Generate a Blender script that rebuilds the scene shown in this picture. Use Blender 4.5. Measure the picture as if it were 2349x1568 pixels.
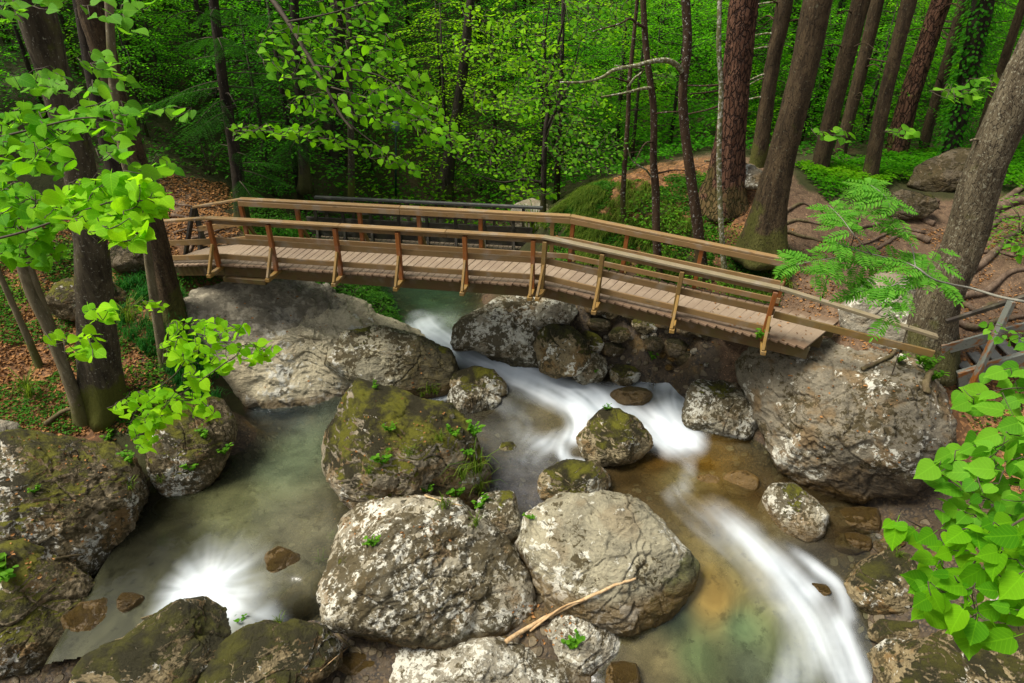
import bpy, bmesh, math, random
import numpy as np
from mathutils import Vector, Matrix

for o in list(bpy.data.objects):
    bpy.data.objects.remove(o)
S = bpy.context.scene
COL = S.collection
R = math.radians

# ------------------------------------------------------------------ camera, sky, sun, exposure
F = 650.0; PITCH = R(30); CZ = 8.0; K = 1024 / 2349.0
cam_d = bpy.data.cameras.new('camera'); cam = bpy.data.objects.new('camera', cam_d); COL.objects.link(cam)
cam_d.sensor_width = 36; cam_d.lens = F / 1024 * 36; cam_d.clip_start = 0.05; cam_d.clip_end = 400
cam.location = (0, 0, CZ); cam.rotation_euler = (R(90) - PITCH, 0, 0)
S.camera = cam

world = bpy.data.worlds.new('World'); S.world = world; world.use_nodes = True
wn = world.node_tree; wn.nodes.clear()
sky = wn.nodes.new('ShaderNodeTexSky'); sky.sky_type = 'NISHITA'; sky.sun_disc = False
SUN_EL, SUN_AZ = R(60), R(264)          # azimuth clockwise from +Y
sky.sun_elevation = SUN_EL; sky.sun_rotation = SUN_AZ
sky.air_density = 1.0; sky.dust_density = 3.0; sky.ozone_density = 1.0
hs = wn.nodes.new('ShaderNodeHueSaturation'); hs.inputs['Saturation'].default_value = 0.30
bg = wn.nodes.new('ShaderNodeBackground'); bg.inputs[1].default_value = 0.095
wo = wn.nodes.new('ShaderNodeOutputWorld')
wn.links.new(sky.outputs[0], hs.inputs['Color']); wn.links.new(hs.outputs[0], bg.inputs[0]); wn.links.new(bg.outputs[0], wo.inputs[0])

sun_d = bpy.data.lights.new('sun', 'SUN'); sun_d.energy = 3.4; sun_d.angle = R(22); sun_d.color = (1, 0.95, 0.86)
sun = bpy.data.objects.new('sun', sun_d); COL.objects.link(sun)
sd = Vector((math.sin(SUN_AZ) * math.cos(SUN_EL), math.cos(SUN_AZ) * math.cos(SUN_EL), math.sin(SUN_EL)))
sun.rotation_euler = sd.to_track_quat('Z', 'Y').to_euler(); sun.location = (0, 0, 20)
vs = S.view_settings
vs.view_transform = 'Standard'; vs.look = 'None'; vs.gamma = 1; vs.use_curve_mapping = False; vs.exposure = 0.85
S.cycles.max_bounces = 8; S.cycles.transparent_max_bounces = 12; S.cycles.diffuse_bounces = 4
S.cycles.transmission_bounces = 4; S.cycles.glossy_bounces = 3; S.cycles.caustics_reflective = False; S.cycles.caustics_refractive = False
S.cycles.use_denoising = True

# ------------------------------------------------------------------ rays
CP, SP = math.cos(PITCH), math.sin(PITCH)
CAM = np.array([0, 0, CZ])
def ray(u, v):
    x = (u * K - 512) / F; y = (341.5 - v * K) / F
    return np.array([x, CP + y * SP, -SP + y * CP])
def at(u, v, z):
    d = ray(u, v); return CAM + d * ((z - CZ) / d[2])
def aty(u, v, y):
    d = ray(u, v); return CAM + d * (y / d[1])
def att(u, v, t):
    return CAM + ray(u, v) * t
def depth(p):
    return p[1] * CP - (p[2] - CZ) * SP
def proj(p):
    d = depth(p); x = p[0] / d * F + 512; y = 341.5 - (p[1] * SP + (p[2] - CZ) * CP) / d * F
    return x / K, y / K

# ------------------------------------------------------------------ numpy noise
_rs = np.random.RandomState(7)
PERM = _rs.permutation(256).astype(np.int64)
GRAD = _rs.normal(size=(256, 3)); GRAD /= np.linalg.norm(GRAD, axis=1)[:, None]
def pnoise(P):
    P = np.asarray(P, float)
    I = np.floor(P).astype(np.int64); f = P - I
    w = f * f * f * (f * (f * 6 - 15) + 10)
    out = np.zeros(len(P))
    for dx in (0, 1):
        for dy in (0, 1):
            for dz in (0, 1):
                h = PERM[(PERM[(PERM[(I[:, 0] + dx) & 255] + I[:, 1] + dy) & 255] + I[:, 2] + dz) & 255]
                g = GRAD[h]
                dot = g[:, 0] * (f[:, 0] - dx) + g[:, 1] * (f[:, 1] - dy) + g[:, 2] * (f[:, 2] - dz)
                ww = (w[:, 0] if dx else 1 - w[:, 0]) * (w[:, 1] if dy else 1 - w[:, 1]) * (w[:, 2] if dz else 1 - w[:, 2])
                out += dot * ww
    return out * 1.5
def fbm(P, o=4, g=0.5, ridged=False):
    s = 0; a = 1.0; t = 0
    for k in range(o):
        n = pnoise(P * 2.03 ** k + 17.3 * k)
        if ridged: n = 1 - 2 * np.abs(n)
        s = s + a * n; t += a; a *= g
    return s / t

# ------------------------------------------------------------------ mesh helpers
def mesh_np(name, V, F_, mats=None, smooth=False, attrs=None):
    """F_: array (n,k) or list of such arrays."""
    V = np.asarray(V, dtype=np.float32)
    if not isinstance(F_, (list, tuple)): F_ = [F_]
    F_ = [np.asarray(f, dtype=np.int32) for f in F_ if len(f)]
    me = bpy.data.meshes.new(name)
    me.vertices.add(len(V)); me.vertices.foreach_set('co', V.ravel())
    nl = sum(f.size for f in F_); npoly = sum(len(f) for f in F_)
    me.loops.add(nl); me.polygons.add(npoly)
    me.loops.foreach_set('vertex_index', np.concatenate([f.ravel() for f in F_]))
    tot = np.concatenate([np.full(len(f), f.shape[1], np.int32) for f in F_])
    me.polygons.foreach_set('loop_start', np.concatenate([[0], np.cumsum(tot)[:-1]]).astype(np.int32))
    me.polygons.foreach_set('loop_total', tot)
    me.polygons.foreach_set('use_smooth', np.full(npoly, smooth))
    if attrs:
        for k, (ty, arr) in attrs.items():
            a = me.attributes.new(k, ty, 'POINT')
            a.data.foreach_set('color' if ty == 'FLOAT_COLOR' else ('vector' if ty == 'FLOAT_VECTOR' else 'value'), np.asarray(arr, np.float32).ravel())
    me.update(calc_edges=True)
    if mats is not None: me.materials.append(mats)
    return me
def obj(name, me, parent=None, loc=(0, 0, 0)):
    o = bpy.data.objects.new(name, me); COL.objects.link(o); o.location = tuple(loc)
    if parent is not None: o.parent = parent
    return o
def tag(o, label=None, cat=None, group=None, kind=None):
    if label: o['label'] = label
    if cat: o['category'] = cat
    if group: o['group'] = group
    if kind: o['kind'] = kind
    return o
def thing(name, label, cat, loc=(0, 0, 0), group=None):
    return tag(obj(name, None, None, loc), label, cat, group)
def copy_tree(o, parent=None):
    c = o.copy(); COL.objects.link(c); c.parent = parent
    for ch in [x for x in o.children]: copy_tree(ch, c)
    return c

BOXF = np.array([[0, 1, 3, 2], [4, 6, 7, 5], [0, 4, 5, 1], [2, 3, 7, 6], [0, 2, 6, 4], [1, 5, 7, 3]])
def beam_mesh(name, a, b, w, h, mat, up=(0, 0, 1), bev=0.006, origin=None, roll_side=None):
    """box from a to b, width w (sideways), height h (along up); axis centred; bevelled."""
    a = Vector(a); b = Vector(b); x = (b - a); L = x.length; x.normalize()
    s = Vector(roll_side).normalized() if roll_side is not None else Vector(up).cross(x).normalized()
    u = x.cross(s).normalized()
    bm = bmesh.new()
    bmesh.ops.create_cube(bm, size=1)
    for v in bm.verts: v.co = Vector((v.co.x * L, v.co.y * w, v.co.z * h))
    if bev: bmesh.ops.bevel(bm, geom=bm.edges[:], offset=bev, segments=1, affect='EDGES', profile=0.5)
    me = bpy.data.meshes.new(name); bm.to_mesh(me); bm.free(); me.materials.append(mat)
    M = Matrix((x, s, u)).transposed().to_4x4(); M.translation = (a + b) / 2
    return me, M
def beam(name, a, b, w, h, mat, parent, **kw):
    me, M = beam_mesh(name, a, b, w, h, mat, **kw)
    o = bpy.data.objects.new(name, me); COL.objects.link(o)
    if parent is not None:
        o.parent = parent; M = Matrix.Translation(-parent.location) @ M
    o.matrix_local = M
    return o

def spline(P, n_per=8):
    P = np.asarray(P, float); out = []
    Q = np.vstack([2 * P[0] - P[1], P, 2 * P[-1] - P[-2]])
    for i in range(1, len(Q) - 2):
        for k in range(n_per):
            t = k / n_per
            out.append(0.5 * ((2 * Q[i]) + (-Q[i - 1] + Q[i + 1]) * t + (2 * Q[i - 1] - 5 * Q[i] + 4 * Q[i + 1] - Q[i + 2]) * t * t + (-Q[i - 1] + 3 * Q[i] - 3 * Q[i + 1] + Q[i + 2]) * t ** 3))
    out.append(P[-1]); return np.array(out)
def tube(P, rad, seg=8, rfun=None):
    P = np.asarray(P, float); n = len(P); rad = np.broadcast_to(rad, (n,))
    T = np.gradient(P, axis=0); T /= np.linalg.norm(T, axis=1)[:, None] + 1e-9
    ref = np.array([1., 0, 0]) if abs(T[0][0]) < 0.8 else np.array([0, 1., 0])
    A = np.zeros_like(P); B = np.zeros_like(P)
    for i in range(n):
        a = ref - T[i] * ref.dot(T[i]); a /= np.linalg.norm(a); ref = a
        A[i] = a; B[i] = np.cross(T[i], a)
    th = np.arange(seg) * 2 * np.pi / seg
    rr = rad[:, None] * np.ones((1, seg))
    if rfun is not None: rr = rfun(rr, P, th)
    V = P[:, None, :] + rr[..., None] * (np.cos(th)[None, :, None] * A[:, None, :] + np.sin(th)[None, :, None] * B[:, None, :])
    V = V.reshape(-1, 3)
    i = np.arange(n - 1)[:, None] * seg; j = np.arange(seg)[None, :]; j2 = (j + 1) % seg
    Fq = np.stack([i + j, i + j2, i + seg + j2, i + seg + j], -1).reshape(-1, 4)
    V = np.vstack([V, P[-1][None], P[0][None]])
    k = len(V) - 2; l = (n - 1) * seg
    jj = np.arange(seg); cap = np.stack([l + jj, l + (jj + 1) % seg, np.full(seg, k)], -1)
    cap2 = np.stack([(jj + 1) % seg, jj, np.full(seg, k + 1)], -1)
    return V, Fq, np.vstack([cap, cap2])
class Acc:
    """accumulates quads + tris"""
    def __init__(s): s.V = []; s.Q = []; s.T = []; s.n = 0
    def add(s, V, Q=None, T=None):
        s.V.append(V)
        if Q is not None and len(Q): s.Q.append(np.asarray(Q) + s.n)
        if T is not None and len(T): s.T.append(np.asarray(T) + s.n)
        s.n += len(V)
    def tube(s, P, r, seg=6, rfun=None): s.add(*tube(P, r, seg, rfun))
    def mesh(s, name, mat, smooth=True, attrs=None, origin=None):
        V = np.vstack(s.V)
        if origin is not None: V = V - np.asarray(origin)
        fs = ([np.vstack(s.Q)] if s.Q else []) + ([np.vstack(s.T)] if s.T else [])
        return mesh_np(name, V, fs, mat, smooth, attrs)

# ------------------------------------------------------------------ materials
class NT:
    def __init__(s, name):
        s.m = bpy.data.materials.new(name); s.m.use_nodes = True; s.t = s.m.node_tree; s.t.nodes.clear()
        s.out = s.n('ShaderNodeOutputMaterial')
    def n(s, ty, **kw):
        nd = s.t.nodes.new(ty)
        for k, v in kw.items(): setattr(nd, k, v)
        return nd
    def l(s, a, b): s.t.links.new(a, b)
    def set(s, sock, v):
        if isinstance(v, bpy.types.NodeSocket): s.l(v, sock)
        elif isinstance(v, (tuple, list)) and len(v) == 3 and sock.type == 'RGBA': sock.default_value = (*v, 1)
        else: sock.default_value = v
    def noise(s, vec, scale, detail=4, rough=0.55, dist=0.0, out=0):
        nd = s.n('ShaderNodeTexNoise'); s.set(nd.inputs['Vector'], vec)
        nd.inputs['Scale'].default_value = scale; nd.inputs['Detail'].default_value = detail
        nd.inputs['Roughness'].default_value = rough; nd.inputs['Distortion'].default_value = dist
        return nd.outputs[out]
    def vor(s, vec, scale, feature='F1', out=0, rnd=1.0):
        nd = s.n('ShaderNodeTexVoronoi', feature=feature); s.set(nd.inputs['Vector'], vec)
        nd.inputs['Scale'].default_value = scale; nd.inputs['Randomness'].default_value = rnd
        return nd.outputs[out]
    def math(s, op, a, b=0.0, c=None, clamp=False):
        nd = s.n('ShaderNodeMath', operation=op, use_clamp=clamp); s.set(nd.inputs[0], a); s.set(nd.inputs[1], b)
        if c is not None: s.set(nd.inputs[2], c)
        return nd.outputs[0]
    def step(s, x, a, b):
        nd = s.n('ShaderNodeMapRange', interpolation_type='SMOOTHSTEP'); s.set(nd.inputs[0], x); s.set(nd.inputs[1], a); s.set(nd.inputs[2], b)
        return nd.outputs[0]
    def mix(s, f, a, b, blend='MIX'):
        nd = s.n('ShaderNodeMix', data_type='RGBA', blend_type=blend); s.set(nd.inputs[0], f); s.set(nd.inputs[6], a); s.set(nd.inputs[7], b)
        return nd.outputs[2]
    def map(s, vec, loc=(0, 0, 0), rot=(0, 0, 0), sc=(1, 1, 1)):
        nd = s.n('ShaderNodeMapping'); s.l(vec, nd.inputs[0]); nd.inputs[1].default_value = loc; nd.inputs[2].default_value = rot; nd.inputs[3].default_value = sc
        return nd.outputs[0]
    def obj(s): return s.n('ShaderNodeTexCoord').outputs['Object']
    def pos(s): return s.n('ShaderNodeNewGeometry').outputs['Position']
    def attr(s, name, out='Fac', ty='GEOMETRY'):
        nd = s.n('ShaderNodeAttribute', attribute_name=name, attribute_type=ty); return nd.outputs[out]
    def bump(s, h, strength=0.5, dist=0.02, nrm=None):
        nd = s.n('ShaderNodeBump'); nd.inputs['Strength'].default_value = strength; nd.inputs['Distance'].default_value = dist
        s.l(h, nd.inputs['Height'])
        if nrm is not None: s.l(nrm, nd.inputs['Normal'])
        return nd.outputs[0]
    def bsdf(s, col, rough=0.8, nrm=None, spec=0.3, final=True):
        b = s.n('ShaderNodeBsdfPrincipled'); s.set(b.inputs['Base Color'], col); s.set(b.inputs['Roughness'], rough)
        b.inputs['Specular IOR Level'].default_value = spec
        if nrm is not None: s.l(nrm, b.inputs['Normal'])
        if final: s.l(b.outputs[0], s.out.inputs[0])
        return b

def wood_mat(name, c1, c2, moss=0.0, grey=0.0):
    t = NT(name); o = t.obj(); rnd = t.n('ShaderNodeObjectInfo').outputs['Random']
    off = t.n('ShaderNodeCombineXYZ'); t.l(t.math('MULTIPLY', rnd, 57.0), off.inputs[0]); t.l(t.math('MULTIPLY', rnd, 31.0), off.inputs[1])
    va = t.n('ShaderNodeVectorMath', operation='ADD'); t.l(o, va.inputs[0]); t.l(off.outputs[0], va.inputs[1]); p = va.outputs[0]
    g = t.map(p, sc=(1.2, 22, 22)); n1 = t.noise(g, 3.0, 6, 0.65, 0.6); n2 = t.noise(p, 3.5, 4)
    c = t.mix(n1, c1, c2)
    kn = t.step(t.vor(t.map(p, sc=(2.2, 9, 9)), 1.0), 0.16, 0.05)
    c = t.mix(t.math('MULTIPLY', kn, 0.7), c, tuple(x * 0.35 for x in c1))
    c = t.mix(t.math('MULTIPLY', rnd, 0.5), c, tuple(x * 0.72 for x in c1))
    c = t.mix(t.math('MULTIPLY', t.step(n2, 0.5, 0.72), 0.35 + grey), c, (0.27, 0.235, 0.19))
    c = t.mix(t.step(t.noise(p, 14, 5, 0.7), 0.62, 0.75), c, tuple(x * 0.3 for x in c1))
    if moss: c = t.mix(t.math('MULTIPLY', t.step(t.noise(p, 5, 5), 0.42, 0.62), moss), c, (0.10, 0.10, 0.02))
    t.bsdf(c, t.math('MULTIPLY_ADD', n1, 0.25, 0.5), t.bump(n1, 0.35, 0.004), 0.35)
    return t.m
M_RAIL = wood_mat('rail_wood', (0.17, 0.095, 0.032), (0.36, 0.225, 0.095), 0.12, 0.15)
M_RAILG = wood_mat('weathered_rail_wood', (0.17, 0.135, 0.08), (0.36, 0.285, 0.17), 0.2, 0.35)
M_POST = wood_mat('orange_stained_wood', (0.19, 0.055, 0.010), (0.33, 0.115, 0.022), 0.03)
M_POST2 = wood_mat('olive_stained_wood', (0.18, 0.105, 0.028), (0.31, 0.19, 0.06), 0.25)
M_BRACE = wood_mat('yellow_brace_wood', (0.20, 0.11, 0.024), (0.34, 0.20, 0.05), 0.1)
M_BEAM = wood_mat('dark_beam_wood', (0.07, 0.042, 0.014), (0.16, 0.095, 0.032), 0.3)
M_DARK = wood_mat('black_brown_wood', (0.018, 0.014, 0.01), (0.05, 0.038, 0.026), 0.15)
M_DARKTOP = wood_mat('grey_weathered_wood', (0.05, 0.05, 0.05), (0.13, 0.13, 0.12), 0.1)

def plank_mat():
    t = NT('deck_plank_wood'); o = t.obj(); oi = t.n('ShaderNodeObjectInfo'); rnd = oi.outputs['Random']
    off = t.n('ShaderNodeCombineXYZ'); t.l(t.math('MULTIPLY', rnd, 57.0), off.inputs[0]); t.l(t.math('MULTIPLY', rnd, 91.0), off.inputs[1])
    va = t.n('ShaderNodeVectorMath', operation='ADD'); t.l(o, va.inputs[0]); t.l(off.outputs[0], va.inputs[1]); p = va.outputs[0]
    n1 = t.noise(t.map(p, sc=(1.5, 30, 30)), 2.0, 7, 0.7, 0.8); n2 = t.noise(p, 2.6, 5)
    c = t.mix(n1, (0.15, 0.105, 0.065), (0.34, 0.26, 0.175))
    c = t.mix(t.math('MULTIPLY', rnd, 0.55), c, (0.205, 0.15, 0.105))
    c = t.mix(t.math('MULTIPLY', t.step(n2, 0.42, 0.7), 0.5), c, (0.34, 0.265, 0.185))
    sep = t.n('ShaderNodeSeparateXYZ'); t.l(o, sep.inputs[0]); ex = t.math('ABSOLUTE', sep.outputs[0])
    dirt = t.step(t.math('ADD', ex, t.math('MULTIPLY', t.noise(p, 9, 6, 0.7), 0.35)), 0.58, 0.82)
    c = t.mix(t.math('MULTIPLY', dirt, 0.75), c, (0.13, 0.075, 0.04))
    t.bsdf(c, 0.72, t.bump(n1, 0.4, 0.003), 0.25)
    return t.m
M_PLANK = plank_mat()
def plain(name, col, rough=0.7, var=0.4, scale=12, metal=0.0):
    t = NT(name); o = t.obj(); n = t.noise(o, scale, 5)
    b = t.bsdf(t.mix(n, tuple(c * (1 - var) for c in col), tuple(min(1, c * (1 + var)) for c in col)), rough, t.bump(n, 0.3, 0.005)); b.inputs['Metallic'].default_value = metal
    return t.m
M_SCREW = plain('screw_steel', (0.5, 0.48, 0.42), 0.35, 0.2, 20, 0.8)
def rust_mat():
    t = NT('rusty_painted_steel'); o = t.obj()
    n = t.noise(t.map(o, sc=(1, 3, 3)), 2.2, 8, 0.65, 0.5); n2 = t.noise(o, 25, 6)
    c = t.mix(t.step(n, 0.48, 0.6), (0.16, 0.17, 0.14), t.mix(n2, (0.10, 0.035, 0.008), (0.33, 0.12, 0.02)))
    c = t.mix(t.math('MULTIPLY', t.step(n2, 0.55, 0.7), 0.5), c, (0.06, 0.05, 0.035))
    t.bsdf(c, 0.65, t.bump(n2, 0.3, 0.003)); return t.m
M_RUST = rust_mat()

def rock_mat(name, base=(0.30, 0.28, 0.235), white=0.5, dark=0.5, moss=0.4, wl=-9.0, seed=0.0, brown=0.3, scale=1.0, mossd=0.5, pits=0.5, wetband=0.32, side=None, strat_amt=0.4):
    t = NT(name); o = t.obj(); p = t.map(o, loc=(seed * 3.7, seed * 1.3, seed * 7.1))
    geo = t.n('ShaderNodeNewGeometry'); sep = t.n('ShaderNodeSeparateXYZ'); t.l(geo.outputs['Normal'], sep.inputs[0]); nz = sep.outputs[2]
    sp = t.n('ShaderNodeSeparateXYZ'); t.l(geo.outputs['Position'], sp.inputs[0]); pz = sp.outputs[2]
    nb = t.noise(p, 0.9 * scale, 4, 0.6); nm = t.noise(p, 2.6 * scale, 9, 0.66, 0.5); nf = t.noise(p, 6.5 * scale, 8, 0.7, 0.4); nff = t.noise(p, 30, 6, 0.75)
    strat = t.noise(t.map(p, rot=(0.5, 0.4, 0.2), sc=(1, 1.6, 6)), 2.2 * scale, 7, 0.65, 0.7)
    base = (base[0] * 1.06, base[1] * 0.98, base[2] * 0.82); c = t.mix(t.step(nm, 0.36, 0.64), tuple(x * 0.5 for x in base), base)
    c = t.mix(t.math('MULTIPLY', t.step(nff, 0.4, 0.65), 0.4), c, tuple(min(1, x * 1.4) for x in base))
    c = t.mix(t.math('MULTIPLY', t.step(strat, 0.47, 0.60), strat_amt), c, tuple(min(1, x * 1.3) for x in base))
    c = t.mix(t.math('MULTIPLY', t.step(t.noise(p, 1.6 * scale, 6, 0.6, 0.3), 0.50, 0.62), brown), c, t.mix(nf, (0.10, 0.055, 0.016), (0.26, 0.155, 0.05)))
    big1 = t.math('MULTIPLY_ADD', t.step(t.noise(t.map(p, loc=(4, 4, 1)), 1.1 * scale, 3, 0.5), 0.35, 0.65), 0.13, -0.065)
    # white crust lichen
    wm = t.math('ADD', t.math('MULTIPLY', nf, 0.6), t.math('ADD', big1, t.math('MULTIPLY', t.noise(t.map(p, loc=(5, 3, 9)), 2.4 * scale, 6, 0.7, 0.5), 0.4)))
    c = t.mix(t.math('MULTIPLY', t.step(wm, 0.64 - 0.17 * white, 0.665 - 0.17 * white), 0.92), c, t.mix(nff, (0.42, 0.40, 0.30), (0.82, 0.79, 0.67)))
    # dark lichen / algae stains
    dm = t.math('ADD', t.math('MULTIPLY', t.noise(t.map(p, loc=(2, 9, 4)), 8.5 * scale, 8, 0.72, 0.6), 0.6), t.math('MULTIPLY', t.noise(t.map(p, loc=(9, 1, 4)), 1.5 * scale, 4, 0.6), 0.4))
    c = t.mix(t.math('MULTIPLY', t.step(dm, 0.66 - 0.20 * dark, 0.69 - 0.20 * dark), 0.92), c, t.mix(nff, (0.016, 0.012, 0.004), (0.10, 0.072, 0.022)))
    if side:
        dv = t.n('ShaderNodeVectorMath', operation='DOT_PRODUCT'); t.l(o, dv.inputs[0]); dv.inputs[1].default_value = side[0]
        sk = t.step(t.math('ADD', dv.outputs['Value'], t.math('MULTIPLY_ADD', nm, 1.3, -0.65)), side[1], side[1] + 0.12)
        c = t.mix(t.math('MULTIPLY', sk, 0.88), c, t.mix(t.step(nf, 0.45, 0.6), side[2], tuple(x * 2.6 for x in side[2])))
    # pits
    pv = t.vor(t.map(p, sc=(1, 1, 1.6)), 6.5 * scale); c = t.mix(t.math('MULTIPLY', t.step(t.math('ADD', pv, t.math('MULTIPLY', nf, 0.8)), 0.50, 0.42), pits), c, (0.03, 0.022, 0.012))
    # moss on upward faces
    mm = t.math('ADD', t.math('MULTIPLY', nz, 0.55), t.math('ADD', t.math('MULTIPLY', t.noise(t.map(p, loc=(1, 8, 2)), 1.5 * scale, 6, 0.65, 0.3), 0.9), t.math('MULTIPLY', nf, 0.5)))
    mk = t.step(mm, 1.46 - 0.45 * moss, 1.54 - 0.45 * moss)
    mcol = t.mix(t.step(t.noise(p, 2.1, 6, 0.65), 0.42, 0.60), (0.035, 0.028, 0.006), t.mix(t.noise(p, 16, 6, 0.8), (0.055, 0.062, 0.004), (0.27, 0.25, 0.012)))
    if mossd > 0.7: mcol = t.mix(0.6, mcol, (0.038, 0.034, 0.008))
    c = t.mix(mk, c, mcol)
    rough = t.math('MULTIPLY_ADD', nm, 0.2, 0.7)
    # wet tide band just above the water
    wet = t.step(t.math('ADD', pz, t.math('MULTIPLY', t.math('SUBTRACT', nm, 0.5), 0.25)), wl + wetband, wl + wetband * 0.35)
    c = t.mix(t.math('MULTIPLY', wet, 0.75), c, t.mix(nm, (0.035, 0.02, 0.006), (0.17, 0.10, 0.025)))
    rough = t.mix(wet, rough, (0.28, 0.28, 0.28))
    mb = t.noise(p, 48, 6, 0.8)
    h = t.math('ADD', t.math('MULTIPLY', nm, 0.8), t.math('ADD', t.math('MULTIPLY', nf, 0.5), t.math('ADD', t.math('MULTIPLY', strat, 0.5), t.math('MULTIPLY', nff, 0.12))))
    h = t.math('ADD', h, t.math('MULTIPLY', mk, t.math('MULTIPLY_ADD', mb, 0.9, 0.15)))
    t.bsdf(c, rough, t.bump(h, 1.0, 0.09), 0.35)
    return t.m

def bark_mat(name, c1, c2, lichen=0.0, moss=0.0, plates=0.0, lic=(0.42, 0.42, 0.36), sc=1.0, psc=13.0):
    t = NT(name); o = t.obj()
    st = t.map(o, sc=(1, 1, 0.22)); n = t.noise(st, 9 * sc, 7, 0.7, 0.5); n2 = t.noise(o, 22 * sc, 6, 0.7); n3 = t.noise(o, 2.2, 4)
    h = n
    c = t.mix(t.step(n, 0.3, 0.7), c1, c2)
    if plates:
        dn = t.noise(o, 9, 3, 0.6, 0, 1); va = t.n('ShaderNodeVectorMath', operation='MULTIPLY_ADD'); t.l(dn, va.inputs[0]); va.inputs[1].default_value = (.09, .09, .2); t.l(o, va.inputs[2])
        ve = t.vor(t.map(va.outputs[0], sc=(1, 1, 0.32)), psc, 'DISTANCE_TO_EDGE')
        cr = t.step(t.math('ADD', ve, t.math('MULTIPLY', n2, 0.08)), 0.02, 0.02 + 0.16 * plates)
        c = t.mix(cr, tuple(x * 0.35 for x in c1), c); h = t.math('ADD', t.math('MULTIPLY', cr, 1.4), n)
    if lichen: c = t.mix(t.math('MULTIPLY', t.step(n2, 0.66 - 0.16 * lichen, 0.70 - 0.14 * lichen), 0.8), c, lic)
    sp = t.n('ShaderNodeSeparateXYZ'); t.l(o, sp.inputs[0]); low = t.step(sp.outputs[2], 1.3, 0.0)
    c = t.mix(t.math('MULTIPLY', t.step(t.math('ADD', n3, t.math('MULTIPLY', low, 0.35)), 0.72 - 0.2 * moss, 0.86 - 0.2 * moss), min(1, moss * 1.4)), c, t.mix(n2, (0.045, 0.05, 0.008), (0.12, 0.125, 0.02)))
    t.bsdf(c, 0.85, t.bump(h, 1.0, 0.03), 0.2); return t.m
M_SPRUCE = bark_mat('spruce_bark', (0.028, 0.018, 0.009), (0.095, 0.064, 0.032), 0.35, 0.5, 0.35, (0.15, 0.14, 0.09), psc=24.0)
M_PINE = bark_mat('plated_pine_bark', (0.06, 0.026, 0.014), (0.17, 0.085, 0.05), 0.1, 0.3, 1.0, (0.2, 0.15, 0.1))
M_BEECH = bark_mat('grey_beech_bark', (0.028, 0.022, 0.013), (0.10, 0.083, 0.05), 0.4, 0.7, 0, (0.30, 0.29, 0.22))
M_BIGRIGHT = bark_mat('scaly_grey_bark', (0.055, 0.04, 0.022), (0.16, 0.13, 0.078), 0.6, 0.4, 0.4, (0.28, 0.26, 0.18), psc=22.0)
M_SPECK = bark_mat('speckled_bark', (0.025, 0.014, 0.007), (0.075, 0.045, 0.024), 0.45, 0.3, 0, (0.50, 0.48, 0.42))
M_SAP = bark_mat('smooth_sapling_bark', (0.09, 0.075, 0.04), (0.21, 0.175, 0.10), 0.35, 0.5, 0, (0.35, 0.33, 0.24))
M_BIRCHY = bark_mat('pale_mottled_bark', (0.08, 0.08, 0.03), (0.19, 0.18, 0.08), 0.9, 0.2, 0, (0.50, 0.48, 0.40), 0.8)
M_DARKBARK = bark_mat('dark_bark', (0.012, 0.010, 0.007), (0.05, 0.038, 0.025), 0.15, 0.3)
M_TWIG = plain('twig_bark', (0.06, 0.045, 0.028), 0.8, 0.5, 30)
M_TWIGG = plain('grey_twig_bark', (0.19, 0.18, 0.14), 0.7, 0.5, 30)
M_ROOT = bark_mat('root_bark', (0.07, 0.045, 0.028), (0.19, 0.13, 0.085), 0.1, 0.25)
M_DRIFT = bark_mat('bare_driftwood', (0.36, 0.22, 0.10), (0.62, 0.44, 0.24), 0, 0)

def leaf_mat(name, d1, d2, trans=0.55, tcol=None, gloss=0.12, island=True, clump=0.0, vein=False, clumpcol=(0.25, 0.4, 0.02)):
    t = NT(name)
    rnd = t.n('ShaderNodeNewGeometry').outputs['Random Per Island'] if island else t.n('ShaderNodeObjectInfo').outputs['Random']
    c = t.mix(rnd, d1, d2)
    orr = t.n('ShaderNodeObjectInfo').outputs['Random']
    if clump:
        nn = t.noise(t.pos(), 0.33, 3, 0.6)
        c = t.mix(t.math('MULTIPLY', t.step(nn, 0.5, 0.68), clump), c, clumpcol)
    if vein:
        o = t.obj(); sp = t.n('ShaderNodeSeparateXYZ'); t.l(o, sp.inputs[0]); ax = t.math('ABSOLUTE', sp.outputs[0])
        w = t.math('FRACT', t.math('MULTIPLY', t.math('SUBTRACT', sp.outputs[1], t.math('MULTIPLY', ax, 0.75)), 6.5))
        vn = t.math('MAXIMUM', t.step(t.math('ABSOLUTE', t.math('SUBTRACT', w, 0.5)), 0.10, 0.0), t.step(ax, 0.03, 0.006))
        c = t.mix(t.math('MULTIPLY', vn, 0.28), c, tuple(min(1, x * 1.7) for x in d2))
    tc = t.mix(0.5, c, tcol) if tcol else c
    tm = t.n('ShaderNodeBsdfTranslucent'); t.l(t.mix(1.0, tc, (1.6, 1.5, 1.1), 'MULTIPLY'), tm.inputs[0])
    b = t.bsdf(c, 0.6, None, gloss * 0.6, final=False)
    mx = t.n('ShaderNodeMixShader'); mx.inputs[0].default_value = trans
    t.l(b.outputs[0], mx.inputs[1]); t.l(tm.outputs[0], mx.inputs[2]); t.l(mx.outputs[0], t.out.inputs[0])
    return t.m
L_BACK = leaf_mat('forest_leaf', (0.032, 0.16, 0.005), (0.095, 0.33, 0.008), 0.58, (0.12, 0.45, 0.005), clump=0.75, clumpcol=(0.20, 0.40, 0.006))
L_SUNNY = leaf_mat('sunlit_tone_forest_leaf', (0.12, 0.30, 0.004), (0.26, 0.50, 0.008), 0.55, (0.24, 0.52, 0.004))  # brighter leaf copy; sunlit patches of the central wood put into its colour
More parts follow.
